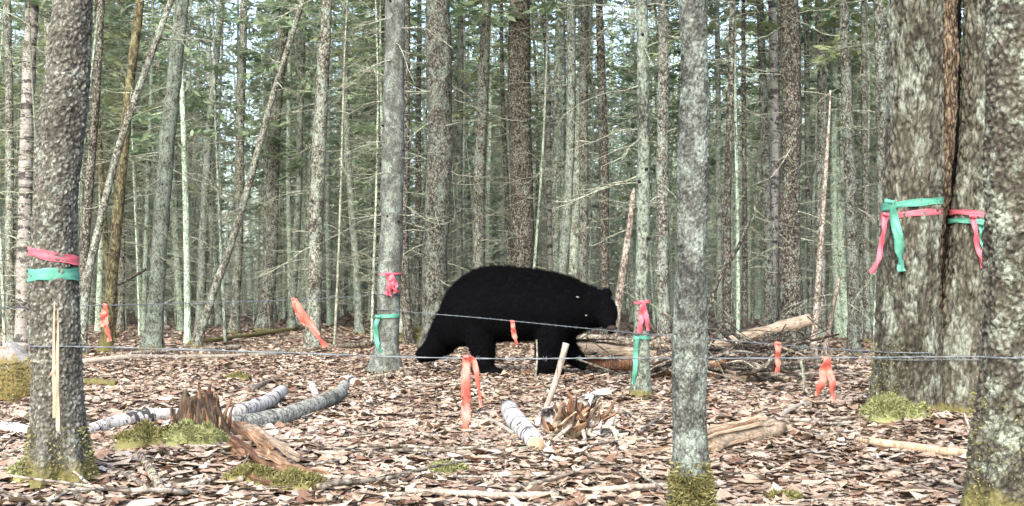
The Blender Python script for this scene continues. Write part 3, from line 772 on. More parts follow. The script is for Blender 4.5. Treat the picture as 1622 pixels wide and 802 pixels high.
T = {}
mids = [
 ("spruce_tree", "pale grey trunk with pink and green tape, left of the bear's rump", [(628,0,32),(626,100,33),(622,200,35),(620,300,36),(618,400,37),(615,500,37),(614,570,40)], 11.6, 14, 'greyfir', CR_HIGH, 26, 8, 8),
 ("spruce_tree", "dark narrow trunk close behind the taped pale trunk left of the bear", [(643,0,12),(642,200,14),(640,400,15),(645,540,16)], 17.5, 13, 'spruce_dark', CR_MID, 30, 5, 0),
 ("spruce_tree", "broad grey knotty trunk rising behind the bear's rump", [(696,0,38),(695,200,40),(691,420,40),(690,520,42)], 16.2, 15, 'spruce', CR_HIGH, 26, 6, 12),
 ("spruce_tree", "dark reddish brown scaly trunk rising behind the bear's back", [(821,0,32),(825,200,35),(825,420,38),(825,520,40)], 19.0, 15, 'spruce_dark', CR_HIGH, 18, 5, 3),
 ("spruce_tree", "slim grey trunk between the two broad trunks behind the bear", [(771,0,15),(765,120,17),(760,300,18),(756,500,20)], 19.0, 14, 'spruce', CR_MID, 50, 6, 4),
 ("spruce_tree", "almost black thin trunk behind the bear's shoulder", [(950,0,11),(953,150,14),(957,300,16),(958,480,17)], 17.0, 13, 'spruce_dark', CR_MID, 40, 6, 0),
 ("fir_tree", "green lichened trunk with pink and green tape, in front of the bear's face", [(1017,0,18),(1018,200,20),(1018,400,22),(1017,500,24),(1017,600,27)], 9.2, 12, 'lichen', CR_HIGH, 22, 8, 4),
 ("spruce_tree", "plain grey trunk just right of the green lichened taped trunk", [(1049,0,15),(1051,150,18),(1049,400,20),(1050,500,21)], 14.0, 14, 'spruce', CR_MID, 36, 6, 3),
 ("spruce_tree", "thick purplish brown trunk behind the slanting log on the pile", [(1250,0,30),(1251,200,31),(1253,400,36),(1256,520,40)], 15.5, 15, 'spruce_dark', CR_HIGH, 24, 6, 3),
 ("birch_tree", "thin pale birch touching the thick purplish trunk's left side", [(1223,0,13),(1226,100,13),(1227,250,13),(1224,400,12),(1222,520,13)], 17.0, 13, 'birch_tree', None, 26, 5, 0),
 ("spruce_tree", "grey trunk just left of the thin pale birch", [(1203,0,11),(1208,120,13),(1214,300,14),(1217,500,16)], 16.5, 13, 'spruce', CR_MID, 34, 6, 0),
 ("spruce_tree", "dark knotty thin trunk between middle grey trunk and pale birch", [(1160,0,9),(1157,150,11),(1153,300,12),(1151,540,15)], 15.0, 12, 'spruce_dark', CR_MID, 34, 6, 2),
 ("spruce_tree", "very thin dark trunk right of the dark knotty one", [(1178,0,6),(1179,300,8),(1181,520,9)], 16.0, 10, 'spruce_dark', CR_MID2, 26, 4, 0),
 ("spruce_tree", "straight grey trunk between the bare pole and the twin tree", [(1335,0,14),(1342,150,17),(1348,300,18),(1352,520,20)], 15.0, 14, 'spruce', CR_HIGH, 34, 6, 3),
 ("spruce_tree", "grey trunk directly behind the top of the bare pole", [(1298,0,14),(1301,150,15),(1300,300,16),(1300,520,17)], 19.0, 14, 'spruce', CR_MID, 40, 5, 0),
 ("spruce_tree", "grey trunk half hidden by the twin tree's left stem", [(1392,0,16),(1396,200,19),(1399,400,20),(1400,520,21)], 14.0, 14, 'spruce', CR_HIGH, 24, 5, 2),
 ("birch_tree", "white birch with black blotches beside the dark taped trunk", [(49,0,20),(46,100,20),(43,250,21),(38,400,22),(35,520,24)], 18.0, 13, 'birch_tree', None, 20, 5, 0),
 ("maple_tree", "dark slim trunk hugging the taped trunk's right side", [(160,0,10),(152,150,12),(142,300,13),(132,450,14),(128,530,16)], 15.5, 11, 'spruce_dark', None, 16, 4, 0),
 ("maple_tree", "thin pale trunk leaning right, crossing behind dark taped trunk's edge", [(268,10,9),(240,85,10),(205,180,11),(180,260,11),(155,370,12),(140,440,13),(132,530,14)], 15.0, 6, 'spruce', None, 10, 3, 0),
 ("maple_tree", "mossy brown trunk rising behind the first small orange flag", [(222,0,13),(210,100,14),(196,230,16),(182,380,17),(170,530,19)], 15.5, 12, 'mossy', None, 16, 4, 0),
 ("fir_tree", "stout lichened grey trunk between first flag and the leaning trunk", [(290,0,20),(280,80,22),(268,200,24),(260,300,25),(250,420,25),(240,540,28)], 16.5, 14, 'lichen', CR_HIGH, 36, 7, 6),
 ("maple_tree", "bare grey trunk leaning strongly right, crossing others behind the orange flags", [(480,0,9),(462,60,9),(430,160,10),(400,270,11),(365,390,12),(338,465,13),(312,545,14)], 17.0, 6, 'spruce', None, 8, 4, 0),
 ("spruce_tree", "brown-grey trunk just right of the strongly leaning trunk", [(450,0,15),(443,100,18),(436,200,19),(428,400,22),(420,510,23)], 22.0, 15, 'spruce', CR_HIGH, 40, 6, 3),
 ("spruce_tree", "scaly grey trunk with mossy foot beside the long orange ribbon", [(517,0,17),(511,100,20),(506,250,22),(500,400,23),(494,540,25)], 16.3, 14, 'spruce', CR_HIGH, 40, 6, 5),
 ("spruce_tree", "thin twin-toned trunk midway between ribbon trunk and pale taped trunk", [(546,0,9),(547,120,10),(551,250,11),(563,400,12),(570,520,13)], 20.0, 13, 'lichen', CR_MID, 36, 5, 0),
 ("spruce_tree", "slim trunk right of the leaning trunk's top, under the sky gap", [(386,0,11),(382,150,14),(378,330,15),(372,520,16)], 22.0, 13, 'spruce', CR_HIGH2, 46, 5, 0),
 ("spruce_tree", "slim trunk left of the leaning trunk, halfway to the lichened one", [(352,0,10),(336,150,11),(326,300,13),(316,500,14)], 20.0, 13, 'lichen', CR_HIGH2, 40, 5, 0),
 ("spruce_tree", "grey trunk forking beside a dark one, above the bear's head", [(906,0,13),(904,150,14),(900,300,15),(891,470,17)], 16.5, 13, 'lichen', CR_MID, 40, 5, 2),
 ("spruce_tree", "grey trunk between the forking trunk and the almost black trunk", [(926,0,12),(925,150,14),(924,300,15),(923,480,16)], 18.5, 13, 'spruce', CR_MID, 40, 5, 0),
 ("birch_tree", "thin whitish stem right of the dark reddish trunk", [(862,30,7),(868,150,8),(870,300,8),(872,480,9)], 21.0, 10, 'birch_tree', None, 16, 4, 0),
 ("spruce_tree", "thin grey trunk at the photo's left edge, left of white birch", [(12,0,11),(14,200,12),(16,400,13),(18,520,14)], 18.0, 12, 'spruce', CR_MID, 36, 5, 0),
 ("spruce_tree", "slim grey trunk between the bear's rump trunk and pale taped one", [(664,0,7),(663,200,9),(661,400,10),(660,510,11)], 23.0, 12, 'spruce', None, 30, 4, 0),
 ("spruce_tree", "slim trunk standing right of the knotty rump trunk", [(730,0,9),(728,200,11),(727,400,12),(726,510,13)], 23.0, 13, 'lichen', CR_MID, 40, 4, 0),
 ("spruce_tree", "thin dark trunk touching pale taped trunk's upper left side", [(606,0,8),(603,120,9),(600,300,10),(597,500,11)], 21.0, 12, 'spruce_dark', CR_MID2, 36, 4, 0),
 ("spruce_tree", "pair-like thin trunk left of the ribbon trunk, with pale bark", [(480,0,9),(476,200,10),(468,400,11),(462,510,12)], 22.0, 12, 'lichen', CR_LOW, 40, 4, 0),
 ("spruce_tree", "thin trunk standing between the bare pole and thick purplish trunk", [(1276,0,8),(1280,250,9),(1283,500,10)], 20.0, 12, 'spruce', CR_MID, 36, 4, 0),
 ("spruce_tree", "thin trunk close on the middle pale trunk's right side", [(1136,0,8),(1138,250,9),(1141,500,11)], 18.0, 12, 'lichen', CR_MID, 36, 4, 0),
 ("spruce_tree", "thin grey trunk between straight grey trunk and twin tree", [(1368,0,9),(1370,250,10),(1374,520,12)], 18.0, 12, 'spruce', CR_MID2, 36, 4, 0),
]
for k, (nm, lb, pts, Y, H, mat, cr, ntw, nbr, kn) in enumerate(mids):
    r_, a_, d_ = mid_tree(nm, lb, pts, Y, H, mat, cr, ntw, nbr, 100 + k, kn)
    T[k] = (r_, a_, d_)

# broken dead poles
mid_tree("dead_pole", "bare pale barkless pole leaning beside the slanting log's end", [(1313, 190, 4), (1306, 300, 7), (1298, 420, 8.5), (1289, 545, 11)], 14.2, None, 'stick', None, 3, 0, 300, top=3.1)
mid_tree("dead_pole", "short pale dead pole leaning behind the bear's forehead", [(1003, 305, 7), (998, 350, 10), (985, 440, 12), (972, 545, 14)], 14.5, None, 'stick', None, 5, 1, 301, top=2.0)
mid_tree("dead_pole", "thin dark sapling leaning right, crossing right of middle pale trunk", [(1206, 305, 4), (1170, 390, 6), (1135, 450, 7), (1112, 540, 9)], 12.5, None, 'spruce_dark', None, 3, 0, 302, top=1.85)
mid_tree("dead_pole", "short thin leaning pole left of the twin tree's foot", [(1330, 440, 5), (1318, 500, 7), (1306, 560, 9)], 14.0, None, 'stick', None, 2, 0, 303, top=0.95)

# ---- the dense stand behind: variants copied
VAR = []
def make_variant(k):
    rg = np.random.default_rng(500 + k)
    H = [13, 12, 14, 11, 12.5, 13.5, 10, 12, 11, 13][k]
    r0 = [0.075, 0.055, 0.09, 0.045, 0.065, 0.08, 0.035, 0.06, 0.05, 0.07][k]
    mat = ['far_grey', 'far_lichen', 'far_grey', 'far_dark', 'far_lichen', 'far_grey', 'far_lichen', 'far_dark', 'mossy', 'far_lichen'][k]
    cr = [(4.5, 'needle'), (3.2, 'needle'), (6, 'needle'), (2.8, 'hemlock'), (3.8, 'needle'), (5, 'needle'), (2.4, 'needle'), (4.2, 'hemlock'), (3.5, 'hemlock'), (5.2, 'needle')][k]
    ph = rg.uniform(0, 6.28, 2); am = rg.uniform(0.02, 0.12)
    zz = np.concatenate([np.linspace(-0.1, 9, 46), np.linspace(9.5, H, 8)])
    f = lambda z: np.stack([am * (np.sin(z * 0.5 + ph[0]) - math.sin(ph[0])), am * (np.sin(z * 0.4 + ph[1]) - math.sin(ph[1])), z], -1)
    pth = f(zz); r = r0 * (1 - 0.9 * np.clip(zz / H, 0, 1)) * (1 + 0.5 * np.clip(1 - zz / 0.3, 0, 1) ** 2) + 0.004
    V, Fl = tube(pth, r, 10, True, k, 0.12)
    tm = mk_mesh("trunk", V, Fl, M[mat], attr={"along": np.repeat(zz, 10)})
    ax = lambda z: f(np.float64(z)); rd = lambda z: float(np.interp(z, zz, r))
    tw = twigs_mesh(ax, rd, 0.6, 8.0, 120, rg, (0.35, 1.25), 'twig', (0.004, 0.008), 4)
    cm = crown_mesh(ax, cr[0], H + 0.4, rg.uniform(0.9, 1.35), rg, cr[1], 64, 40, 0.09)
    root = thing("spruce_tree", (0, -400, 0), None, "tree")
    a = link("trunk", tm, root); b_ = link("twigs", tw, root); c = link("crown", cm, root); b_["kind"] = "stuff"
    return root, [a, b_, c]
NV = 10
for k in range(NV): VAR.append(make_variant(k))
def place_variant(k, x, y, used, label):
    root, ch = VAR[k]
    if k not in used:
        o = root; used.add(k)
    else:
        o = root.copy(); COL.objects.link(o)
        for c in ch:
            d = c.copy(); COL.objects.link(d); d.parent = o
    o.location = (x, y, float(gz(x, y)) - 0.03)
    s = random.uniform(0.8, 1.25)
    o.scale = (s, s, s)
    o.rotation_euler = (random.gauss(0, 0.02), random.gauss(0, 0.025), random.uniform(0, 6.28))
    tag(o, label, "tree", "slim trees of the dense stand")
    return o
used = set(); placed = []
occ = [(r_.location.x, r_.location.y) for r_, _, _ in T.values()]
tries = 0
while len(placed) < 250 and tries < 20000:
    tries += 1
    y = math.sqrt(random.uniform(17.5 ** 2, 44 ** 2)); x = random.uniform(-1, 1) * (0.5 * y + 1.0)
    if min([(x - a) ** 2 + (y - b_) ** 2 for a, b_ in occ + placed[-60:]] or [9]) < 0.6 ** 2: continue
    # keep the sky gap by the knotty trunk and the one at the upper left open
    u = x / y * F + CX
    if 650 < u < 668 and random.random() < 0.9: continue
    if 300 < u < 425 and random.random() < 0.62: continue
    placed.append((x, y))
    place_variant(random.randrange(NV), x, y, used, "slim grey tree of the dense stand far behind the bear")
for k in range(NV):
    if k not in used: place_variant(k, random.uniform(-8, 8), 40, used, "slim grey tree of the dense stand far behind the bear")

# ---- thin bare saplings filling the gaps
SAP = []
for k in range(7):
    rg = np.random.default_rng(640 + k); H = rg.uniform(5, 9); r0 = rg.uniform(0.014, 0.03)
    zz = np.linspace(-0.1, H, 30); ph = rg.uniform(0, 6.28, 2); am = rg.uniform(0.03, 0.1)
    f = lambda z, am=am, ph=ph: np.stack([am * (np.sin(z * 0.8 + ph[0]) - math.sin(ph[0])), am * (np.sin(z * 0.7 + ph[1]) - math.sin(ph[1])), z], -1)
    r = r0 * (1 - 0.85 * np.clip(zz / H, 0, 1)) + 0.002
    V, Fl = tube(f(zz), r, 7, True, k, 0.12)
    root = thing("bare_sapling", (0, -400, 0), None, "sapling")
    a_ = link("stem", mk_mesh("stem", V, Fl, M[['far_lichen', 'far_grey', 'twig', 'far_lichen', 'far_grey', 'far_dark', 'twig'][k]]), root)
    b_ = link("twigs", twigs_mesh(lambda z: f(np.float64(z)), lambda z: float(np.interp(z, zz, r)), 0.5, H, 95, rg, (0.3, 1.0), 'twig', (0.0025, 0.006), 4), root); b_["kind"] = "stuff"
    SAP.append((root, [a_, b_]))
for k in range(150):
    root, ch = SAP[k % 7]
    if k < 7: o = root
    else:
        o = root.copy(); COL.objects.link(o)
        for c in ch:
            d = c.copy(); COL.objects.link(d); d.parent = o
    y = math.sqrt(random.uniform(15.5 ** 2, 36 ** 2)); x = random.uniform(-1, 1) * (0.46 * y + 0.8)
    o.location = (x, y, float(gz(x, y)) - 0.02); s = random.uniform(0.8, 1.3); o.scale = (s, s, s)
    o.rotation_euler = (random.gauss(0, 0.05), random.gauss(0, 0.06), random.uniform(0, 6.28))
    tag(o, "thin bare sapling with fine dead twigs in the dense stand", "sapling", "bare saplings of the dense stand")

# ---- the wood beyond, one mass
def distant():
    rg = np.random.default_rng(77); bag = Bag(); sprays = []
    n = 1700
    yy = np.sqrt(rg.uniform(35 ** 2, 82 ** 2, n)); xx = rg.uniform(-1, 1, n) * (0.5 * yy + 3)
    for x, y in zip(xx, yy):
        u = x / y * F + CX
        if (305 < u < 420 and rg.random() < 0.55) or (645 < u < 672): continue
        H = rg.uniform(8.5, 11) if 300 < u < 430 else rg.uniform(9.5, 13.5); r0 = rg.uniform(0.025, 0.1); z = np.array([-0.3, 0.4, 3, 6, H])
        lean = rg.normal(0, 0.025, 2)
        p = np.stack([x + lean[0] * z + rg.normal(0, 0.04, 5), y + lean[1] * z, z], 1)
        bag.add(*tube(p, [r0 * 1.3, r0, r0 * 0.8, r0 * 0.55, 0.01], 5, False), int(rg.choice([0, 1, 2])))
        for q in range(15):
            zq = rg.uniform(0.6, 8); a = rg.uniform(0, 6.28); L = rg.uniform(0.5, 1.3)
            c = np.array([x + lean[0] * zq, y, zq]); d = np.array([math.cos(a), math.sin(a), rg.uniform(-.3, .3)])
            bag.add(*tube(np.array([c, c + d * L * 0.5 + rg.normal(0, .05, 3), c + d * L + np.array([0, 0, -0.1])]), [0.01, 0.008, 0.005], 3, False), 3)
        m = 105
        zc = rg.uniform(1.8, min(H, 9.5), m); sp = 1.5 * (1 - (zc / (H + 1)) ** 1.5) + 0.2
        a = rg.uniform(0, 6.28, m); rr = np.sqrt(rg.random(m)) * sp
        sprays.append(np.stack([x + np.cos(a) * rr, y + np.sin(a) * rr, zc - rr * 0.25], 1))
    C = np.concatenate(sprays); m = len(C)
    d = rg.normal(0, 1, (m, 3)); d[:, 2] *= 0.4; d /= np.linalg.norm(d, axis=1)[:, None]
    e = np.cross(d, np.array([0, 0, 1.0]) + rg.normal(0, 0.5, (m, 3))); e /= np.linalg.norm(e, axis=1)[:, None]
    s = rg.uniform(0.1, 0.24, m)[:, None]
    Q = np.stack([C - d * s, C + e * s * 0.35, C + d * s, C - e * s * 0.35], 1).reshape(-1, 3)
    base = bag.n
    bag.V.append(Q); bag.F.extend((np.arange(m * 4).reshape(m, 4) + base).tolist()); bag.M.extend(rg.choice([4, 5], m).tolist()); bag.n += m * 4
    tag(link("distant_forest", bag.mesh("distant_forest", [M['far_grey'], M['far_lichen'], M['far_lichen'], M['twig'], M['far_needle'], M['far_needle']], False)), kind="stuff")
distant()

# ------------------------------------------------------------------ the bear
def bear():
    Y0 = 11.2; sc = Y0 / F
    yaw = -0.16                        # rump a little farther than the head
    def W_(px, py, dy=0.0):
        x = (px - 811) * sc
        return np.array([x, dy + x * yaw, (602 - py) * sc])
    bag = Bag()
    # trunk and head: (px, top, bottom, half width)
    prof = [(693, 512, 528, .05), (698, 498, 545, .12), (710, 471, 556, .20), (732, 449, 559, .27), (760, 435, 555, .315), (795, 432, 551, .335), (830, 435, 550, .34),
            (862, 440, 550, .33), (888, 445, 549, .30), (908, 452, 544, .265), (926, 461, 534, .22), (942, 466, 529, .185), (956, 474, 527, .16), (966, 483, 525, .13), (973, 493, 520, .09), (976, 503, 512, .04)]
    pr = interp(np.array(prof, dtype=float), 70)
    rings = []; ns = 28
    for px, t, b_, w in pr:
        c = W_(px, (t + b_) / 2); h = (b_ - t) / 2 * sc
        th = np.linspace(0, 2 * np.pi, ns, endpoint=False)
        dz = np.sin(th); dx = np.sign(np.cos(th)) * np.abs(np.cos(th)) ** 0.85
        rings.append(np.stack([np.full(ns, c[0]), c[1] + dx * w * (1 - 0.18 * np.clip(dz, 0, 1)), c[2] + dz * h], 1))
    V = np.concatenate(rings); n = len(rings)
    i = np.arange(n - 1)[:, None] * ns; j = np.arange(ns)[None]; j2 = (j + 1) % ns
    Fl = np.stack([i + j, i + j2, i + ns + j2, i + ns + j], -1).reshape(-1, 4).tolist()
    Fl.append(list(range(ns))[::-1]); Fl.append(list(range((n - 1) * ns, n * ns)))
    Fl = [f[::-1] for f in Fl]
    bag.add(V, Fl)
    def limb(pts, sides=14, m=16):
        q = np.array([np.append(W_(a, b_, d), r) for a, b_, d, r in pts])
        q = interp(q, m)
        T_ = np.gradient(q[:, :3], axis=0)
        Vv, Ff = tube(q[:, :3], q[:, 3], sides, True)
        bag.add(Vv, Ff)
        for e in (q[0], q[-1]): ball(e[:3], (e[3],) * 3)
    def ball(c, r, rot=0):
        nu, nv = 14, 9
        u = np.linspace(0, 2 * np.pi, nu, endpoint=False); v = np.linspace(0.12, np.pi - 0.12, nv)
        Vv = np.array([[np.sin(b_) * np.cos(a), np.sin(b_) * np.sin(a), np.cos(b_)] for b_ in v for a in u]) * np.array(r)
        Ff = []
        for a in range(nv - 1):
            for k in range(nu): Ff.append([a * nu + k, (a + 1) * nu + k, (a + 1) * nu + (k + 1) % nu, a * nu + (k + 1) % nu])
        Ff.append(list(range(nu))[::-1][::-1]); Ff.append(list(range((nv - 1) * nu, nv * nu))[::-1])
        bag.add(Vv + c, Ff)
    # far hind leg pushed back
    limb([(735, 500, .08, .19), (715, 526, .12, .175), (702, 546, .14, .152), (690, 561, .15, .125), (678, 570, .15, .098), (668, 575, .15, .072)])
    # near hind leg
    limb([(752, 510, -.10, .18), (762, 545, -.15, .135), (767, 570, -.16, .105), (766, 590, -.16, .098), (768, 595, -.17, .075)])
    limb([(762, 595, -.17, .06), (778, 597, -.18, .055), (794, 598, -.19, .034)])
    # near front leg
    limb([(878, 500, -.12, .17), (873, 540, -.17, .145), (870, 570, -.18, .128), (868, 588, -.18, .115), (867, 594, -.18, .09)])
    limb([(860, 594, -.18, .07), (874, 596, -.19, .065), (886, 597, -.20, .04)])
    # far front leg stepping forward
    limb([(880, 520, .10, .15), (895, 555, .15, .11), (908, 572, .17, .08), (919, 583, .17, .066), (924, 589, .17, .052)])
    # muzzle, ears
    limb([(950, 500, -.06, .12), (958, 515, -.10, .085), (963, 526, -.13, .055), (965, 531, -.15, .042)])
    ball(W_(959, 476, .05), (.058, .04, .055)); ball(W_(936, 477, -.14), (.05, .03, .04))
    me = bag.mesh("bear_body", M['bear'])
    tmp = bpy.data.objects.new("tmp_body", me); COL.objects.link(tmp)
    rm = tmp.modifiers.new("r", 'REMESH'); rm.mode = 'VOXEL'; rm.voxel_size = 0.014
    s_ = tmp.modifiers.new("s", 'SMOOTH'); s_.iterations = 7; s_.factor = 0.5
    dg = bpy.context.evaluated_depsgraph_get()
    body = bpy.data.meshes.new_from_object(tmp.evaluated_get(dg))
    bpy.data.objects.remove(tmp)
    body.name = "bear_body"
    body.materials.clear(); body.materials.append(M['bear'])
    nv = len(body.vertices); co = np.empty(nv * 3, dtype=np.float32); body.vertices.foreach_get("co", co); co = co.reshape(-1, 3)
    no = np.empty(nv * 3, dtype=np.float32); body.vertices.foreach_get("normal", no); no = no.reshape(-1, 3)
    body.polygons.foreach_set("use_smooth", np.ones(len(body.polygons), dtype=bool))
    z0 = float(gz(0, Y0))
    root = thing("black_bear", (0, Y0, z0), "black bear walking right with lowered head behind the barbed wire", "bear")
    link("body", body, root)
    # coat
    rg = np.random.default_rng(9)
    idx = rg.integers(0, nv, 42000)
    p = co[idx] + rg.normal(0, 0.004, (len(idx), 3)); nn = no[idx]
    flow = np.tile(np.array([-0.8, 0, -0.75]), (len(idx), 1)) + rg.normal(0, 0.25, (len(idx), 3))
    tang = flow - nn * (flow * nn).sum(1)[:, None]; tang /= np.linalg.norm(tang, axis=1)[:, None] + 1e-9
    d = tang * 0.85 + nn * 0.42; sd_ = np.cross(d, nn); sd_ /= np.linalg.norm(sd_, axis=1)[:, None] + 1e-9
    L = rg.uniform(0.03, 0.065, len(idx))[:, None]
    Lz = np.clip(p[:, 2:3] / 0.25, 0.35, 1); L = L * Lz
    head = np.clip((0.95 - p[:, 0:1]) / 0.3, 0.35, 1); L = L * head
    V = np.stack([p - sd_ * 0.0035, p + sd_ * 0.0035, p + d * L], 1).reshape(-1, 3)
    link("fur", mk_mesh("fur", V, np.arange(len(idx) * 3).reshape(-1, 3), M['bear'], smooth=False), root)["kind"] = "stuff"
    def blob(name, c, r, mat, rot=(0, 0, 0)):
        bg = Bag(); nu, nv2 = 12, 7
        u = np.linspace(0, 2 * np.pi, nu, endpoint=False); v = np.linspace(0.1, np.pi - 0.1, nv2)
        Vv = np.array([[np.sin(b_) * np.cos(a), np.sin(b_) * np.sin(a), np.cos(b_)] for b_ in v for a in u]) * np.array(r)
        Ff = [[a * nu + k, (a + 1) * nu + k, (a + 1) * nu + (k + 1) % nu, a * nu + (k + 1) % nu] for a in range(nv2 - 1) for k in range(nu)]
        Ff.append(list(range(nu))); Ff.append(list(range((nv2 - 1) * nu, nv2 * nu))[::-1])
        bg.add(Vv, Ff)
        o = link(name, bg.mesh(name, M[mat]), root); o.location = tuple(c); o.rotation_euler = rot
        return o
    def surface(px, py):
        """the body's near side at a photo position"""
        w = W_(px, py); dd = (co[:, 0] - w[0]) ** 2 + (co[:, 2] - w[2]) ** 2
        near = dd < 0.03 ** 2
        y = co[near, 1].min() if near.any() else w[1]
        return np.array([w[0], y, w[2]])
    blob("muzzle", surface(965, 529) + [0, .02, 0], (.05, .045, .03), 'muzzle')
    blob("nose", surface(970, 531) + [0, .0, -.01], (.022, .02, .016), 'nose')
    blob("pale_mark", surface(912, 481) + [0, -.012, 0], (.016, .012, .009), 'pale', (0, 0.2, 0))
    blob("pale_mark", surface(925, 509) + [0, -.012, 0], (.012, .010, .008), 'pale')
    for px, py, dy in ((656, 585, .15), (797, 600, -.2), (890, 600, -.2), (928, 592, .17)):
        for k in range(4):
            c = W_(px, py, dy + (k - 1.5) * 0.028)
            Vc, Fc = tube(np.array([c, c + [0.02, 0, -0.004], c + [0.035, 0, -0.016]]), [.007, .005, .001], 5)
            if px < 700: Vc[:, 0] = 2 * c[0] - Vc[:, 0]
            link("claw", mk_mesh("claw", Vc, Fc, M['nose']), root)
bear()

# ------------------------------------------------------------------ barbed wire
def wire(name, pts, label, seed, wr=0.0018, spacing=0.125):
    rg = np.random.default_rng(seed)
    p = np.array(pts, dtype=float)
    root = thing(name, p[0], label, "wire")
    n = int(np.linalg.norm(p[-1] - p[0]) / 0.02)
    q = interp(p, max(n, 30), len(p) > 2) - p[0]
    L = np.concatenate([[0], np.cumsum(np.linalg.norm(np.diff(q, axis=0), axis=1))])
    bag = []
    for ph in (0, math.pi):
        a = L / 0.035 * math.pi + ph
        off = np.stack([0 * a, np.cos(a) * 0.0016, np.sin(a) * 0.0016], 1)
        V, Fl = tube(q + off, wr, 5)
        link("strand", mk_mesh("strand", V, Fl, M['wire']), root)
    bb = Bag()
    for s in np.arange(0.06, L[-1], spacing):
        c = np.array([np.interp(s, L, q[:, i]) for i in range(3)])
        for k in range(2):
            a = rg.uniform(0, math.pi); d = np.array([rg.uniform(-.3, .3), math.cos(a), math.sin(a)]) * 0.015
            if abs(d[2]) < 0.008: d[2] = 0.011
            c2 = c + [0.005 * (k * 2 - 1), 0, 0]
            bb.add(*tube(np.array([c2 - d, c2, c2 + d]), [0.0006, 0.0014, 0.0006], 4))
        a = np.linspace(0, 4 * math.pi, 14)
        bb.add(*tube(np.stack([c[0] + np.linspace(-.008, .008, 14), c[1] + np.cos(a) * .0042, c[2] + np.sin(a) * .0042], 1), 0.0013, 4))
    tag(link("barb", bb.mesh("barb", M['wire']), root), kind="stuff")
    return root

def trunk_ring(root_obj, ax, rd, z, a0, a1, extra=0.006, n=24, rise=0.0):
    a = np.linspace(a0, a1, n)
    c = np.array([ax(z + rise * k / (n - 1)) for k in range(n)])
    r = rd(z) + extra
    return c + np.stack([np.cos(a) * r, np.sin(a) * r, 0 * a], 1) + np.array(root_obj.location)

# lower front wire: round the left trunk, behind the pale middle trunk, to the right trunk
z_ = 0.588 - rA.location.z
ringA = trunk_ring(rA, axA, rdA, z_, math.radians(170), math.radians(300), 0.007, 10)
ringC = trunk_ring(rC, axC, rdC, 0.559 - rC.location.z, math.radians(190), math.radians(330), 0.008, 10)
wire("barbed_wire", list(ringA) + [P(200, 551, 4.66), P(420, 558, 4.64), P(650, 566, 4.62), P(811, 568.5, 4.6), P(960, 567.5, 4.58), P(1094, 568, 4.56), P(1260, 567.5, 4.53), P(1430, 566, 4.5)] + list(ringC), 
     "lower barbed wire running from the dark left trunk to the right trunk", 1)
# back wire: from off the left to the pale taped trunk
E, axE, rdE = T[0]
pE = P(610, 466, 11.55)
wire("barbed_wire", [P(-60, 489, 9.2), P(165, 484, 9.9), P(320, 480, 10.5), P(463, 475.5, 11.0), P(560, 470, 11.35)] + list(trunk_ring(E, axE, rdE, pE[2] - E.location.z, math.radians(200), math.radians(350), 0.004, 8)),
     "upper barbed wire running from left edge to the pale taped trunk", 2, 0.003)
# wire from the taped trunk past the bear to the green lichened trunk and on to the twin tree
J, axJ, rdJ = T[6]
rE = trunk_ring(E, axE, rdE, P(615, 491, 11.5)[2] - E.location.z, math.radians(200), math.radians(300), 0.004, 6)
rL = trunk_ring(rD, stemL[0], stemL[1], P(1390, 558, 7.2)[2] - rD.location.z, math.radians(185), math.radians(300), 0.006, 8)
wire("barbed_wire", list(rE) + [P(660, 495.5, 11.1), P(740, 502, 10.75), P(815, 509, 10.4), P(900, 517.5, 9.95), P(975, 525, 9.45), P(1017, 529, 9.06), P(1120, 537, 8.5), P(1232, 546, 8.0), P(1320, 553, 7.5)] + list(rL),
     "barbed wire running past the bear's side to the twin tree", 3, 0.0027)
rl2 = trunk_ring(rD, stemR[0], stemR[1], P(1530, 569, 7.2)[2] - rD.location.z, math.radians(230), math.radians(330), 0.012, 8)
wire("barbed_wire", list(trunk_ring(rD, stemL[0], stemL[1], P(1390, 569, 7.2)[2] - rD.location.z, math.radians(185), math.radians(320), 0.012, 10)) + list(rl2), "short barbed wire stapled round the foot of the twin tree", 4)

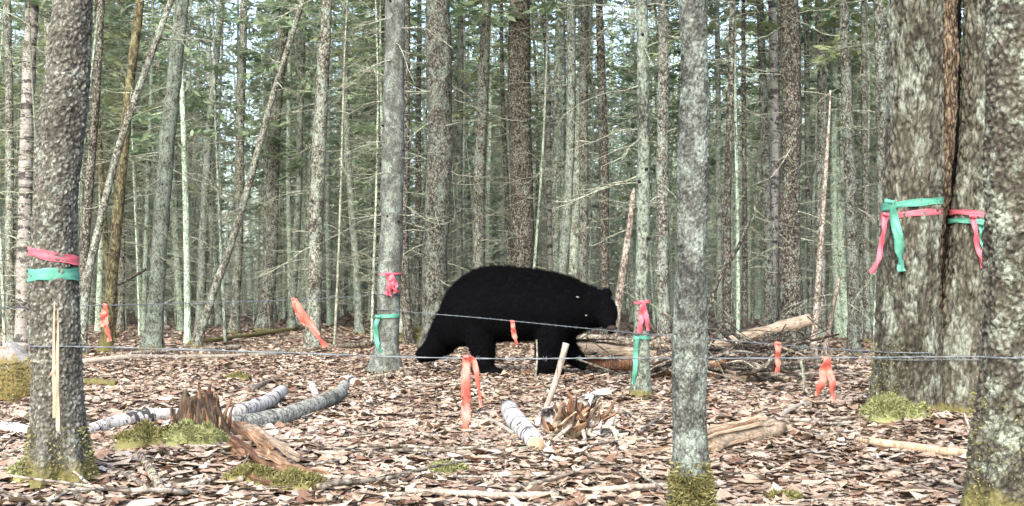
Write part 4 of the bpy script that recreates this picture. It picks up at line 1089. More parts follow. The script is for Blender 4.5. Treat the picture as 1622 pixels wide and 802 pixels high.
# ------------------------------------------------------------------ flagging tape
def ribbon_mesh(name, pts, w, mat, nrm_dir=(0, -1, 0), flutter=0.0, seed=0, n=24, thick=0.0008):
    """a strip along pts (world or local), its width across, kept real-thin"""
    q = interp(np.array(pts, dtype=float), n)
    wv = interp(np.array(w, dtype=float).reshape(-1, 1), n)[:, 0] if np.ndim(w) else np.full(n, w)
    T_ = np.gradient(q, axis=0); T_ /= np.linalg.norm(T_, axis=1)[:, None]
    N0 = np.tile(np.array(nrm_dir, dtype=float), (n, 1))
    t = np.linspace(0, 1, n)
    rg = np.random.default_rng(seed); ph = rg.uniform(0, 6.28)
    B = np.cross(T_, N0); B /= np.linalg.norm(B, axis=1)[:, None] + 1e-9
    N = np.cross(B, T_)
    ang = flutter * np.sin(t * 7 + ph) * t
    B2 = B * np.cos(ang)[:, None] + N * np.sin(ang)[:, None]; N2 = np.cross(B2, T_)
    q = q + N * (flutter * 0.012 * np.sin(t * 11 + ph))[:, None]
    cols = []
    for u in (-1, -0.5, 0, 0.5, 1):
        cols.append(q + B2 * (u * wv[:, None] / 2) + N2 * ((0.12 * (1 - u * u) + 0.34 * np.sin(t * 17 + u * 5 + ph) + 0.22 * np.sin(t * 33 - u * 7))[:, None] * wv[:, None] * 0.5))
    A = np.stack(cols, 1)
    V = np.concatenate([(A + N2[:, None] * thick).reshape(-1, 3), (A - N2[:, None] * thick).reshape(-1, 3)])
    c = 5; i = np.arange(n - 1)[:, None] * c + np.arange(c - 1)[None]
    f = np.stack([i, i + 1, i + c + 1, i + c], -1).reshape(-1, 4)
    o = n * c
    Fl = f.tolist() + (f[:, ::-1] + o).tolist()
    for k in range(n - 1):
        Fl.append([k * c, (k + 1) * c, (k + 1) * c + o, k * c + o]); a = k * c + c - 1
        Fl.append([a + c, a, a + o, a + c + o])
    return mk_mesh(name, V, Fl, mat)

def flag(label, mat, strips, knot, Y, group=None, cat="flagging tape", seed=0):
    """tape tied on a wire or trunk: strips are lists of (px, py) with a width in px"""
    k = P(knot[0], knot[1], Y)
    root = thing("flagging_tape", k, label, cat, group)
    s = Y / F
    for i, (pts, w) in enumerate(strips):
        pp = [P(a, b_, Y) - k + np.array([0, -0.004 - 0.006 * i, 0]) for a, b_ in pts]
        link("tail", ribbon_mesh("tail", pp, np.array(w) * s if np.ndim(w) else w * s, M[mat], flutter=1.0, seed=seed + i), root)
    q = np.array([[-.5, 0, 0], [-.2, -.15, .1], [.15, -.1, -.05], [.5, 0, .05]]) * knot[2] * s * 0.85
    V, Fl = tube(interp(q, 8), np.array([.6, .8, .7, .9, .7, .8, .8, .4]) * knot[3] * s * 0.36, 8, True, seed, 0.5)
    link("knot", mk_mesh("knot", V, Fl, M[mat]), root)
    return root
OG = "orange"
flag("small orange flag on upper wire just right of dark taped trunk", 'orange', [([(167, 483), (165, 500), (163, 518)], [7, 10, 13]), ([(168, 483), (169, 512), (174, 541)], [6, 8, 7])], (167, 483, 8, 7), 9.85, seed=1)
flag("long orange ribbon slanting down from upper wire to a stub", 'orange', [([(466, 476), (474, 497), (484, 515)], [8, 12, 9]), ([(467, 475), (484, 503), (503, 530), (516, 550)], [8, 11, 10, 8])], (466, 475, 9, 8), 10.9, seed=3)
flag("small orange flag hanging against the bear's black side", 'orange', [([(812, 510), (814, 528), (819, 546)], [6, 8, 6])], (812, 510, 9, 6), 10.33, seed=5)
flag("longest orange flag, hanging from lower wire in front of bear", 'orange', [([(739, 566), (738, 600), (738, 640), (738, 679)], [12, 15, 16, 17]), ([(742, 565), (752, 575), (757, 605), (762, 645)], [8, 9, 7, 4])], (741, 566, 16, 9), 4.57, seed=7)
flag("orange flag hanging before the slanting log on the pile", 'orange', [([(1232, 546), (1232, 568), (1231, 590)], [10, 9, 8])], (1232, 544, 12, 8), 7.95, seed=9)
flag("two-tailed orange flag hanging from lower wire left of twin tree", 'orange', [([(1307, 568), (1303, 595), (1294, 628)], [8, 12, 12]), ([(1310, 568), (1315, 600), (1320, 636)], [8, 11, 9])], (1308, 569, 10, 9), 4.47, seed=11)

def band(label, mat, tree, ax, rd, z0, rise, w, seed, tails=(), knot=None, a0=0.0, Yt=None, extra=0.006, arc=2 * math.pi):
    """tape wound round a trunk; tails in photo pixels at the trunk's face"""
    n = 48; a = np.linspace(a0, a0 + arc, n)
    c = np.array([ax(z0) for _ in a]); r = rd(z0) + extra
    q = c + np.stack([np.cos(a) * r, np.sin(a) * r, rise * np.cos(a)], 1)
    root = thing("flagging_tape", tree.location, label, "flagging tape")
    nr = np.stack([np.cos(a), np.sin(a), 0 * a], 1)
    rg = np.random.default_rng(seed); ph = rg.uniform(0, 6)
    V = []
    us = np.linspace(-0.5, 0.5, 5)
    for u in us:
        wr = 0.004 * np.sin(a * 6 + u * 6 + ph) * np.abs(u) + 0.003 * np.sin(u * 14 + a * 2 + ph)
        zz = u * w * (1 + 0.12 * np.sin(a * 5 + ph + u))
        V.append(q + nr * wr[:, None] + np.stack([0 * a, 0 * a, zz], 1))
    A = np.stack(V, 1)
    V2 = np.concatenate([A.reshape(-1, 3), (A - nr[:, None] * 0.0015).reshape(-1, 3)])
    cc = 5; i = np.arange(n - 1)[:, None] * cc + np.arange(cc - 1)[None]
    f = np.stack([i, i + 1, i + cc + 1, i + cc], -1).reshape(-1, 4)
    link("band", mk_mesh("band", V2, f.tolist() + (f[:, ::-1] + n * cc).tolist(), M[mat]), root)
    loc = np.array(tree.location)
    for k, (pts, ww) in enumerate(tails):
        pp = [P(x, y, Yt) - loc + np.array([0, -0.005 * k, 0]) for x, y in pts]
        link("tail", ribbon_mesh("tail", pp, np.array(ww) * Yt / F, M[mat], flutter=0.9, seed=seed + 5 + k), root)
    if knot:
        kx = P(knot[0], knot[1], Yt) - loc; s = Yt / F
        V, Fl = tube(interp(kx + np.array([[-.5, 0, .1], [0, -.2, 0], [.5, 0, -.1]]) * knot[2] * s, 8), np.array([.6, .8, .7, .9, .7, .8, .8, .4]) * knot[3] * s * 0.38, 8, True, seed, 0.5)
        link("knot", mk_mesh("knot", V, Fl, M[mat]), root)
    return root
zA = lambda py, Y: float(P(0, py, Y)[2])
band("pink tape band wound round the dark left trunk", 'pink', rA, axA, rdA, zA(404, 4.66) - rA.location.z, -0.018, 0.035, 1)
band("green tape band below the pink one on the dark left trunk", 'green', rA, axA, rdA, zA(435, 4.66) - rA.location.z, 0.002, 0.045, 2)
yE = E.location.y - 0.13
band("pink tape knotted high on the pale trunk left of bear", 'pink', E, axE, rdE, zA(434, yE) - E.location.z, 0.003, 0.016, 3, [([(615, 433), (619, 450), (614, 468)], [9, 13, 13]), ([(618, 434), (624, 450), (628, 464)], [8, 12, 9])], (615, 434, 9, 8), Yt=yE)
band("green tape with hanging tail low on the pale trunk", 'green', E, axE, rdE, zA(501, yE) - E.location.z, 0.004, 0.033, 4, [([(599, 502), (595, 520), (598, 545), (604, 560)], [7, 8, 7, 6])], (599, 502, 9, 8), Yt=yE)
yJ = J.location.y - 0.08
band("pink tape knotted on the green lichened trunk before bear's face", 'pink', J, axJ, rdJ, zA(479, yJ) - J.location.z, 0.006, 0.02, 5, [([(1017, 479), (1016, 500), (1013, 528)], [6, 9, 9]), ([(1019, 479), (1023, 500), (1027, 524)], [6, 8, 7])], (1018, 479, 12, 7), Yt=yJ)
band("green tape with long tail on the green lichened trunk", 'green', J, axJ, rdJ, zA(535, yJ) - J.location.z, 0.0, 0.026, 6, [([(1009, 536), (1007, 560), (1006, 585), (1003, 609)], [7, 8, 8, 7])], (1009, 536, 9, 9), Yt=yJ)
yL = rD.location.y - 0.185
lx = -1
band("green tape with tail on twin tree's left stem, above pink", 'green', rD, stemL[0], stemL[1], zA(320, yL) - rD.location.z, 0.018, 0.04, 7, [([(1413, 322), (1418, 350), (1424, 390), (1428, 430)], [11, 14, 15, 15])], (1409, 320, 16, 12), Yt=yL, extra=0.01)
band("pink tape with long tail on twin tree's left stem", 'pink', rD, stemL[0], stemL[1], zA(337, yL) - rD.location.z, 0.014, 0.036, 8, [([(1402, 340), (1398, 375), (1393, 405), (1380, 433)], [9, 8, 9, 8])], (1403, 340, 10, 9), Yt=yL, extra=0.009)
yR = rD.location.y - 0.15
band("pink tape with tail on twin tree's right stem", 'pink', rD, stemR[0], stemR[1], zA(339, yR) - rD.location.z, -0.02, 0.03, 9, [([(1541, 343), (1546, 375), (1552, 400), (1559, 424)], [8, 9, 10, 10])], (1541, 343, 12, 9), Yt=yR, extra=0.01)
band("green tape with two tails on twin tree's right stem", 'green', rD, stemR[0], stemR[1], zA(351, yR) - rD.location.z, -0.012, 0.028, 10, [([(1553, 356), (1553, 375), (1557, 398)], [5, 5, 4]), ([(1559, 357), (1560, 378), (1558, 402)], [5, 5, 4])], (1555, 355, 12, 8), Yt=yR, extra=0.012)

# ------------------------------------------------------------------ logs, sticks, stumps on the ground
def log(name, label, pts, mat, seed, cat="log", sides=16, rough=0.12, end=None, group=None, hs=None, n=30, sink=0.15):
    """pts: (px, py, width px) along the log's middle, lying on the ground; hs: height of the underside above ground per point"""
    q = []
    for i, (a, b_, w) in enumerate(pts):
        h0 = hs[i] if hs else 0.0
        Y = F * EYE / (b_ - HY) if b_ > HY + 8 else 40
        for _ in range(4):
            r = w / F * Y / 2; Y = F * (EYE - (r * (1 - sink) + h0)) / (b_ - HY)
        g = G(a, b_, r * (1 - sink) + h0)
        q.append(np.append(g, r))
    return log3(name, label, q, mat, seed, cat, sides, rough, end, group, n)

def log3(name, label, q, mat, seed, cat="log", sides=16, rough=0.12, end=None, group=None, n=30):
    q = interp(np.array(q, dtype=float), n)
    o = q[0, :3].copy(); q[:, :3] -= o
    root = thing(name, o, label, cat, group)
    V, Fl = tube(q[:, :3], q[:, 3], sides, True, seed, rough)
    # ragged ends
    al = np.repeat(np.concatenate([[0], np.cumsum(np.linalg.norm(np.diff(q[:, :3], axis=0), axis=1))]), sides)
    link("bark", mk_mesh("bark", V, Fl, M[mat], attr={"along": al + seed, "bark": np.full(len(V), .6)}), root)
    if end:
        for e, s in ((0, -1), (n - 1, 1)):
            t = nrm(q[e, :3] - q[e - s, :3])
            rg = np.random.default_rng(seed + e)
            Vv, Ff = tube(np.array([q[e, :3] - t * 0.01, q[e, :3] + t * 0.004, q[e, :3] + t * 0.006]), np.array([0.9, 0.88, 0.5]) * q[e, 3], 12, True, seed, 0.15)
            link("broken_end", mk_mesh("broken_end", Vv, Ff, M[end]), root)
    return root

log("birch_log", "long grey birch log curving up at its far end, behind the stump", [(355, 676, 30), (400, 664, 32), (450, 652, 28), (500, 638, 24), (535, 622, 20), (546, 606, 16)], 'log_grey', 1, end='rot_dark', hs=[0, 0, .01, .02, .03, .06])
log("birch_log", "short peeling white birch piece lying above the long grey log", [(352, 660, 22), (385, 648, 24), (420, 634, 22), (448, 622, 18)], 'birch', 2, end='rot_dark', hs=[0, .02, .03, .03])
log("birch_log", "white birch log between the dark taped trunk and the stump", [(130, 683, 22), (180, 673, 24), (230, 665, 26), (285, 661, 22)], 'birch', 3, end='rot_dark')
log("birch_log", "white birch log end left of the dark taped trunk's foot", [(-20, 676, 20), (20, 677, 20), (55, 681, 19)], 'birch', 4, end='rot_dark')
log("fallen_log", "brown rotten log at left edge in front of the mossy rock", [(-20, 657, 20), (15, 656, 20), (50, 659, 17)], 'log', 5, end='rot_dark')
log("birch_log", "thin white birch stub upright beside the grey log's bend", [(500, 628, 12), (498, 620, 12), (494, 609, 11)], 'birch', 6, hs=[0, .03, .06])
log("birch_log", "small white birch ring end at the tip of long grey log", [(543, 604, 17), (552, 603, 17), (566, 607, 14)], 'birch', 7, end='rot_dark')
log("birch_log", "bright white birch log lying left of the rotten birch stump", [(806, 640, 26), (818, 662, 31), (833, 684, 31), (850, 706, 30)], 'birch_bright', 8, end='pale_wood', sides=20)
log("fallen_log", "short mossy log lying right of the taped trunk", [(122, 611, 13), (150, 611, 15), (184, 612, 13)], 'mossy', 9, end='rot_dark')
log("fallen_log", "weathered pale branch on leaves before the twin tree", [(1362, 708, 10), (1400, 711, 13), (1450, 714, 14), (1500, 719, 14), (1540, 722, 13)], 'pale_wood', 10, cat="branch", end='grey_wood', hs=[0.025, 0.025, 0.025, 0.025, 0.025])
log("fallen_log", "dark branch lying from grey log's tip toward the bear", [(560, 606, 12), (600, 602, 13), (650, 597, 11)], 'log', 12, cat="branch")

# long thin sticks with their own place
sticks = [
 ("long pale stick crossing behind the stump below the lower wire", [(122, 577, 8), (200, 573, 9), (300, 567, 8), (400, 562, 7), (455, 558, 6)], 'grey_wood'),
 ("long bleached stick along the bottom, below the longest flag", [(642, 782, 9), (720, 778, 10), (800, 776, 11), (884, 772, 11)], 'grey_wood'),
 ("bleached stick running to the pale middle trunk's mossy foot", [(890, 769, 7), (960, 766, 9), (1030, 763, 9), (1072, 760, 8)], 'grey_wood'),
 ("thin curved stick lying across the stump's mossy foot", [(292, 736, 5), (340, 737, 5), (370, 736, 5), (420, 748, 6), (480, 762, 6), (540, 768, 5)], 'grey_wood'),
 ("thin stick leading from the dark left trunk to the bottom", [(150, 757, 6), (195, 772, 7), (240, 793, 7)], 'stick'),
 ("thick stick in leaves left below the stump", [(222, 748, 13), (240, 768, 14), (258, 796, 15)], 'log'),
 ("grey stick right below the stump's mossy foot", [(275, 787, 7), (310, 782, 8), (345, 773, 7)], 'stick'),
 ("stick lying under the bear's longest flag pointing at birch log", [(762, 650, 6), (785, 664, 7), (812, 682, 7)], 'grey_wood'),
 ("curved dark twig right of the birch stump", [(960, 645, 4), (985, 655, 4), (998, 670, 4), (1002, 700, 4)], 'stick'),
 ("dark forked stick left of pale middle trunk", [(1005, 693, 6), (1030, 680, 6), (1050, 668, 5), (1066, 655, 5)], 'stick'),
 ("thin pale stick reaching the pale trunk from the rotten stump", [(985, 702, 4), (1020, 708, 4), (1070, 725, 5)], 'pale_wood'),
 ("tan stick leaning on the rotten slab's right end", [(1222, 678, 9), (1250, 690, 8), (1272, 702, 7)], 'pale_wood'),
 ("pale stick running from slab toward the twin tree", [(1236, 672, 8), (1270, 658, 8), (1320, 640, 7)], 'grey_wood'),
 ("long thin dark twig in leaves left of right trunk", [(1240, 748, 4), (1320, 744, 5), (1400, 740, 5), (1470, 750, 4), (1525, 768, 4)], 'stick'),
 ("stick lying on leaves behind the first orange flag", [(190, 561, 6), (300, 553, 6), (380, 548, 6)], 'stick'),
 ("greenish stick on the ground under long orange ribbon", [(300, 545, 7), (380, 536, 7), (470, 528, 6)], 'mossy'),
 ("fallen pole lying across the ground behind long ribbon", [(330, 560, 7), (420, 555, 8), (520, 551, 8), (590, 548, 7)], 'log'),
 ("short tan stick above the white birch piece", [(398, 622, 9), (418, 612, 8), (440, 598, 7)], 'log'),
 ("thin stick among leaves at centre bottom", [(560, 745, 4), (620, 752, 5), (700, 748, 4)], 'stick'),
 ("thin grey stick crossing leaves below the white birch log", [(700, 690, 5), (650, 683, 5), (600, 672, 4)], 'stick'),
 ("pale stick lying below the rotten slab", [(1130, 792, 6), (1200, 796, 6), (1290, 800, 6)], 'grey_wood'),
]
for k, (lb, pts, mt) in enumerate(sticks):
    q = []
    for a, b_, w in pts:
        Y = F * EYE / (b_ - HY); r = max(0.004, w / F * Y / 2)
        g = G(a, b_, 0.02 + r * 0.6); q.append(np.append(g, r))
    q = np.array(q); 
    log3("fallen_stick", lb, q, mt, 30 + k, "stick", 8, 0.2, None, "sticks lying on the leaves", 24)

# leaning sticks that stand up from the ground
def upright(name, label, p0, p1, Y0, Y1, w0, w1, mat, seed, cat="stick"):
    a, b_ = P(*p0, Y0), P(*p1, Y1); m = (a + b_) / 2 + np.array([0.01, 0, 0.0])
    q = [np.append(a, w0 / F * Y0 / 2), np.append(m, (w0 + w1) / 2 / F * Y0 / 2), np.append(b_, w1 / F * Y1 / 2)]
    return log3(name, label, q, mat, seed, cat, 10, 0.15, None, None, 20)
upright("leaning_stick", "pale broken stick standing in front of the bear's front leg", (855, 672), (897, 544), 7.35, 7.3, 8, 11, 'grey_wood', 60)
upright("leaning_stick", "thin twig standing before the bear's front leg", (848, 598), (850, 538), 10.3, 10.3, 3, 3, 'twig', 61)
upright("leaning_stick", "thin grey stick standing left of the two-tailed flag", (1273, 618), (1268, 572), 9.6, 9.6, 5, 4, 'twig', 62)
upright("leaning_stick", "thin pole standing left of the twin tree's foot", (1384, 598), (1386, 530), 11.2, 11.2, 6, 6, 'grey_wood', 63)
upright("leaning_stick", "thin broken branch leaning above the first orange flag", (165, 462), (232, 426), 16, 16, 7, 5, 'spruce_dark', 64)
upright("leaning_stick", "thin pale stub leaning at the right trunk's foot", (1540, 705), (1526, 655), 6.1, 6.1, 5, 4, 'stick', 65)

# ---- brush pile behind and right of the bear's head
def pile_log(label, p0, p1, Y0, Y1, w0, w1, mat, seed, end=None, name="fallen_log", bend=0.0):
    a, b_ = P(*p0, Y0), P(*p1, Y1); m = (a + b_) / 2 + np.array([0, 0, bend])
    return log3(name, label, [np.append(a, w0 / F * Y0 / 2), np.append(m, (w0 + w1) / 2 / F * (Y0 + Y1) / 4), np.append(b_, w1 / F * Y1 / 2)], mat, seed, "log", 16, 0.18, end)
pile_log("upper weathered log of the pile, under the bear's chin", (880, 536), (1075, 552), 12.6, 12.3, 22, 19, 'log', 70, 'pale_wood', bend=0.01)
pile_log("lower split log of the pile, behind the bear's front leg", (900, 553), (1060, 565), 12.1, 11.8, 24, 20, 'log_wood', 71, 'rot_dark')
pile_log("long slanting log with torn bark rising off the pile's end", (1110, 556), (1281, 508), 12.3, 12.8, 15, 22, 'log_wood', 72, 'pale_wood', bend=0.02)
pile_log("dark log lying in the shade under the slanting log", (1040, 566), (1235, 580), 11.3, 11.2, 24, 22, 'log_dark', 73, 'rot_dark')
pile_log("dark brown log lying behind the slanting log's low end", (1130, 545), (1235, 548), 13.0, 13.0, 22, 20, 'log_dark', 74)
pile_log("short tan log with moss, end facing out below the pile", (1150, 592), (1184, 602), 10.9, 10.8, 18, 20, 'log_wood', 75, 'rot_dark')
pile_log("grey log poking out beneath the hanging orange flag", (1190, 580), (1250, 603), 11.0, 10.7, 14, 13, 'log', 76, 'rot_dark')
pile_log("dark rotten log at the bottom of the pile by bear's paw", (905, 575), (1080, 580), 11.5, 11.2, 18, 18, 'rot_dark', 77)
pile_log("grey forked log right of the green lichened trunk's tape", (1025, 575), (1070, 560), 11.1, 11.2, 13, 10, 'log', 78)
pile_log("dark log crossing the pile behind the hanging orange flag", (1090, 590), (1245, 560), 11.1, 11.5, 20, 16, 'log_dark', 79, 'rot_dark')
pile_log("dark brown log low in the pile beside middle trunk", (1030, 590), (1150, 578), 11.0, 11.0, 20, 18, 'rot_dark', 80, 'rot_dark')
pile_log("mossy brown log lying across the pile's top behind green tape", (985, 545), (1110, 530), 12.9, 13.0, 16, 14, 'log', 81, 'pale_wood')
pile_log("grey bare pole slanting down through the pile to flag", (1150, 560), (1262, 606), 11.4, 10.7, 10, 8, 'log', 82)
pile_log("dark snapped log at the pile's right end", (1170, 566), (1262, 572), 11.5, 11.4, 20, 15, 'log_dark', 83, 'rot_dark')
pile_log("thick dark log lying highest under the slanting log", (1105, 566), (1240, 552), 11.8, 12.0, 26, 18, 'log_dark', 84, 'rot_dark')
pile_log("brown log poking left from under the middle trunk's pile", (1025, 568), (1140, 583), 11.4, 11.3, 20, 22, 'log', 85, 'rot_dark')
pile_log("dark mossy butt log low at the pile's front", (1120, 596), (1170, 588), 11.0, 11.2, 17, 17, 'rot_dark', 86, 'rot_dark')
pile_log("thin weathered log across the pile's middle behind orange flag", (1110, 580), (1290, 556), 11.6, 11.9, 9, 7, 'log', 87)
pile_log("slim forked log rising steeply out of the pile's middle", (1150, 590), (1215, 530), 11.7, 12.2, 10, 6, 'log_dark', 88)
rg = np.random.default_rng(21)
for k in range(120):
    px = rg.uniform(900, 1290) if k % 2 else rg.normal(1170, 50); py = rg.uniform(533, 600); L = rg.uniform(40, 130); a = rg.normal(0.05, 0.5)
    Y = 12.0 - (py - 535) / 60 * 1.2 + rg.uniform(-.25, .15)
    p0 = (px - L / 2 * math.cos(a), min(606, py + L / 2 * math.sin(a))); p1 = (px + L / 2 * math.cos(a), min(606, py - L / 2 * math.sin(a)))
    q0, q1 = P(*p0, Y), P(*p1, Y + rg.uniform(-.3, .3))
    m = (q0 + q1) / 2 + rg.normal(0, 0.03, 3); r = 0.005 + 0.02 * rg.random() ** 2
    qs = np.array([np.append(q0, r), np.append(m, r * .8), np.append(q1, r * .5)]); qs[:, 2] = np.maximum(qs[:, 2], 0.01)
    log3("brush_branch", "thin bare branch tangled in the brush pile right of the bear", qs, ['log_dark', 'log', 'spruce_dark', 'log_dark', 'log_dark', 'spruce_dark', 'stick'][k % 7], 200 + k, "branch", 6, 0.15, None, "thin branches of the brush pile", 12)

# ---- random small sticks on the litter
proto = []
for k in range(6):
    r_ = np.random.default_rng(900 + k); L = r_.uniform(0.25, 0.7)
    p = twig_path((0, 0, 0), (1, 0, 0), L, r_, 0.0, 8); p[:, 2] *= 0.3
    bg = Bag(); bg.add(*tube(p, np.linspace(0.006, 0.002, len(p)), 6))
    q = twig_path(p[4], nrm(p[5] - p[4]) + np.array([0, 0.7, 0]), L * 0.3, r_, 0, 4); q[:, 2] = p[4][2]
    bg.add(*tube(q, np.linspace(0.003, 0.0015, len(q)), 5))
    proto.append(bg.mesh("fallen_twig", M['stick']))
for k in range(240):
    y = 4.2 + 18 * RNG.random() ** 1.6; x = RNG.uniform(-1, 1) * (0.45 * y)
    o = link("fallen_twig", proto[k % 6]); o.location = (x, y, float(gz(x, y)) + 0.03); o.rotation_euler = (RNG.normal(0, 0.06), RNG.normal(0, 0.06), RNG.uniform(0, 6.28))
    s = RNG.uniform(0.7, 1.4) if k % 4 else RNG.uniform(1.5, 2.3); o.scale = (s, s, s)
    tag(o, "thin fallen twig lying loose among the leaf litter", "twig", "loose twigs in the leaf litter")

# ---- splinters: jagged wooden slabs
def splinter_mesh(L, w, t, rng, name="splinter"):
    n = 7; Vs = []; 
    for i in range(n):
        f = i / (n - 1); ww = w * (1 - 0.75 * f ** 2) * rng.uniform(0.75, 1.1) / 2; tt = t * (1 - 0.6 * f) / 2
        c = np.array([rng.normal(0, w * 0.08), rng.normal(0, t * 0.15), f * L])
        for a, b_ in ((-1, -1), (0, -1.3), (1, -1), (1, 1), (0, 1.2), (-1, 1)):
            Vs.append(c + np.array([a * ww, b_ * tt * rng.uniform(0.7, 1.2), 0]))
    Fl = []
    for i in range(n - 1):
        for k in range(6): Fl.append([i * 6 + k, i * 6 + (k + 1) % 6, (i + 1) * 6 + (k + 1) % 6, (i + 1) * 6 + k])
    Fl.append(list(range(6))[::-1]); Fl.append(list(range((n - 1) * 6, n * 6)))
    return np.array(Vs), Fl

def rotten_stump():
    base = G(318, 735); rg = np.random.default_rng(31)
    root = thing("rotten_stump", base, "jagged rotten red-brown stump with moss at its foot", "stump")
    s = base[1] / F
    R = 44 * s; H = 88 * s
    # core
    th = np.linspace(0, 2 * np.pi, 60, endpoint=False); zz = np.linspace(-0.03, 1, 26)
    ZZ, TH = np.meshgrid(zz, th, indexing='ij')
    top = 0.80 + 0.10 * np.sin(th * 2 + 0.6) + 0.34 * _hash(np.floor(th * 3.5), th * 0, th * 0, 5) - 0.2
    groove = 1 + 0.16 * np.sin(TH * 9 + 2 * np.sin(ZZ * 3)) + 0.12 * np.sin(TH * 17 + 1 + ZZ * 2)
    RR = R * (1.0 - 0.42 * ZZ ** 0.8 + 0.35 * np.clip(0.25 - ZZ, 0, 1) * 2) * groove
    V = np.stack([RR * np.cos(TH), RR * np.sin(TH) * 0.8, ZZ * H * np.clip(top, 0.5, 1.0)[None] * 1.05], -1).reshape(-1, 3)
    V += 0.006 * np.stack([vnoise(V * 40 + 3, 1), vnoise(V * 40 + 8, 2), 0 * V[:, 0]], 1)
    n, c = len(zz), 60
    i = np.arange(n - 1)[:, None] * c; j = np.arange(c)[None]; j2 = (j + 1) % c
    Fl = np.stack([i + j, i + j2, i + c + j2, i + c + j], -1).reshape(-1, 4).tolist() + [list(range((n - 1) * c, n * c))]
    link("core", mk_mesh("core", V, Fl, M['stump_wood']), root)
    for k in range(84):
        a = rg.uniform(0, 2 * np.pi); inner = k % 3 == 0
        rr = R * (rg.uniform(0.15, 0.5) if inner else rg.uniform(0.74, 0.94))
        x0 = rr * math.cos(a) / R
        hh = H * (1.04 - 0.42 * abs(x0 + 0.05) ** 1.5 + rg.uniform(-0.45, 0.1)) * (1.0 if inner else 0.92); ww = rg.uniform(0.018, 0.046)
        Vs, Fs = splinter_mesh(hh, ww, rg.uniform(0.010, 0.022), rg)
        Vs += 0.004 * np.stack([vnoise(Vs * 50 + k, 1), vnoise(Vs * 50 + k + 5, 2), 0 * Vs[:, 0]], 1)
        o = link("splinter", mk_mesh("splinter", Vs, Fs, M[['stump_wood', 'rot_dark', 'stump_wood', 'log', 'stump_wood', 'rot'][k % 6] if not inner else ('rot' if k % 2 else 'rot_dark')], smooth=False), root)
        o.location = (rr * math.cos(a), rr * math.sin(a) * 0.8, -0.01)
        o.rotation_euler = Euler((math.sin(a) * 0.30 * rr / R + rg.normal(0, .03), -math.cos(a) * 0.30 * rr / R + rg.normal(0, .03), a + math.pi / 2), 'XYZ')
    moss_dome("moss", (0.02, -0.12, 0.02), 0.12, 0.07, 0.10, 1500, 0.013, 5, None, 'lightmoss', root)
    moss_dome("moss", (-0.25, -0.02, 0.02), 0.14, 0.09, 0.07, 1300, 0.013, 8, None, 'moss', root)
rotten_stump()

# loose rotten slabs right of the stump
slabs = [((372, 700), (430, 742), 22, 'rot', "tan rotten wood slab fallen against stump's right side"), ((395, 712), (468, 752), 20, 'log_wood', "pale splintered slab beside the rotten slab right of stump"),
         ((366, 735), (440, 765), 22, 'rot_dark', "dark red rotten slab lying below the stump's right side"), ((420, 750), (512, 778), 18, 'rot', "red-brown slab end lying farthest right from the stump"), ((372, 762), (450, 790), 16, 'rot_dark', "low dark slab under the mossy chunk near the stump")]
for k, (a, b_, w, mt, lb) in enumerate(slabs):
    q0, q1 = G(*a, 0.06 if k < 2 else 0.03), G(*b_, 0.03); d = q1 - q0; L = np.linalg.norm(d); rg = np.random.default_rng(50 + k)
    root = thing("rotten_wood_chunk", q0, lb, "wood chunk")
    for m_ in range(4):
        Vs, Fs = splinter_mesh(L * rg.uniform(0.75, 1.05), w / F * q0[1] * rg.uniform(0.5, 0.9), 0.03, rg)
        o = link("splinter", mk_mesh("splinter", Vs, Fs, M[mt if m_ % 2 else 'rot'], smooth=False), root)
        o.rotation_mode = 'QUATERNION'
        o.rotation_quaternion = Vector(d + rg.normal(0, 0.03, 3)).to_track_quat('Z', 'Y')
        o.location = (rg.normal(0, .012), rg.normal(0, .012), rg.uniform(-0.01, 0.02))
moss_dome("moss_mound", G(400, 786), 0.085, 0.05, 0.05, 1100, 0.012, 11, "yellow moss mound on rotten wood at bottom, left one of two", 'moss')
moss_dome("moss_mound", G(465, 796), 0.10, 0.05, 0.045, 1100, 0.012, 12, "yellow moss mound on rotten wood at bottom, right one of two", 'moss')
moss_dome("moss_mound", G(707, 752), 0.07, 0.05, 0.035, 1000, 0.011, 13, "small round green moss cushion on leaves below longest flag", 'lightmoss')
moss_dome("moss_mound", (P(1412, 676, 6.93)[0], 6.93, float(gz(P(1412, 676, 6.93)[0], 6.93))), 0.155, 0.10, 0.115, 2400, 0.016, 14, "bright green moss heap at the foot of the twin tree", 'lightmoss')
moss_dome("moss_mound", G(378, 606), 0.10, 0.06, 0.05, 600, 0.013, 16, "small moss clump on leaves above the white birch piece", 'moss')
moss_dome("moss_mound", G(1245, 792), 0.06, 0.04, 0.02, 500, 0.01, 17, "tiny moss patch at the bottom right of the leaves", 'moss')
moss_dome("moss_mound", G(660, 548), 0.22, 0.15, 0.16, 900, 0.03, 18, "mossy hump behind the bear's rump beside pale taped trunk", 'moss')
moss_dome("moss_mound", G(40, 790), 0.06, 0.04, 0.05, 700, 0.011, 19, "small moss clump on the dark left trunk's root", 'lightmoss')

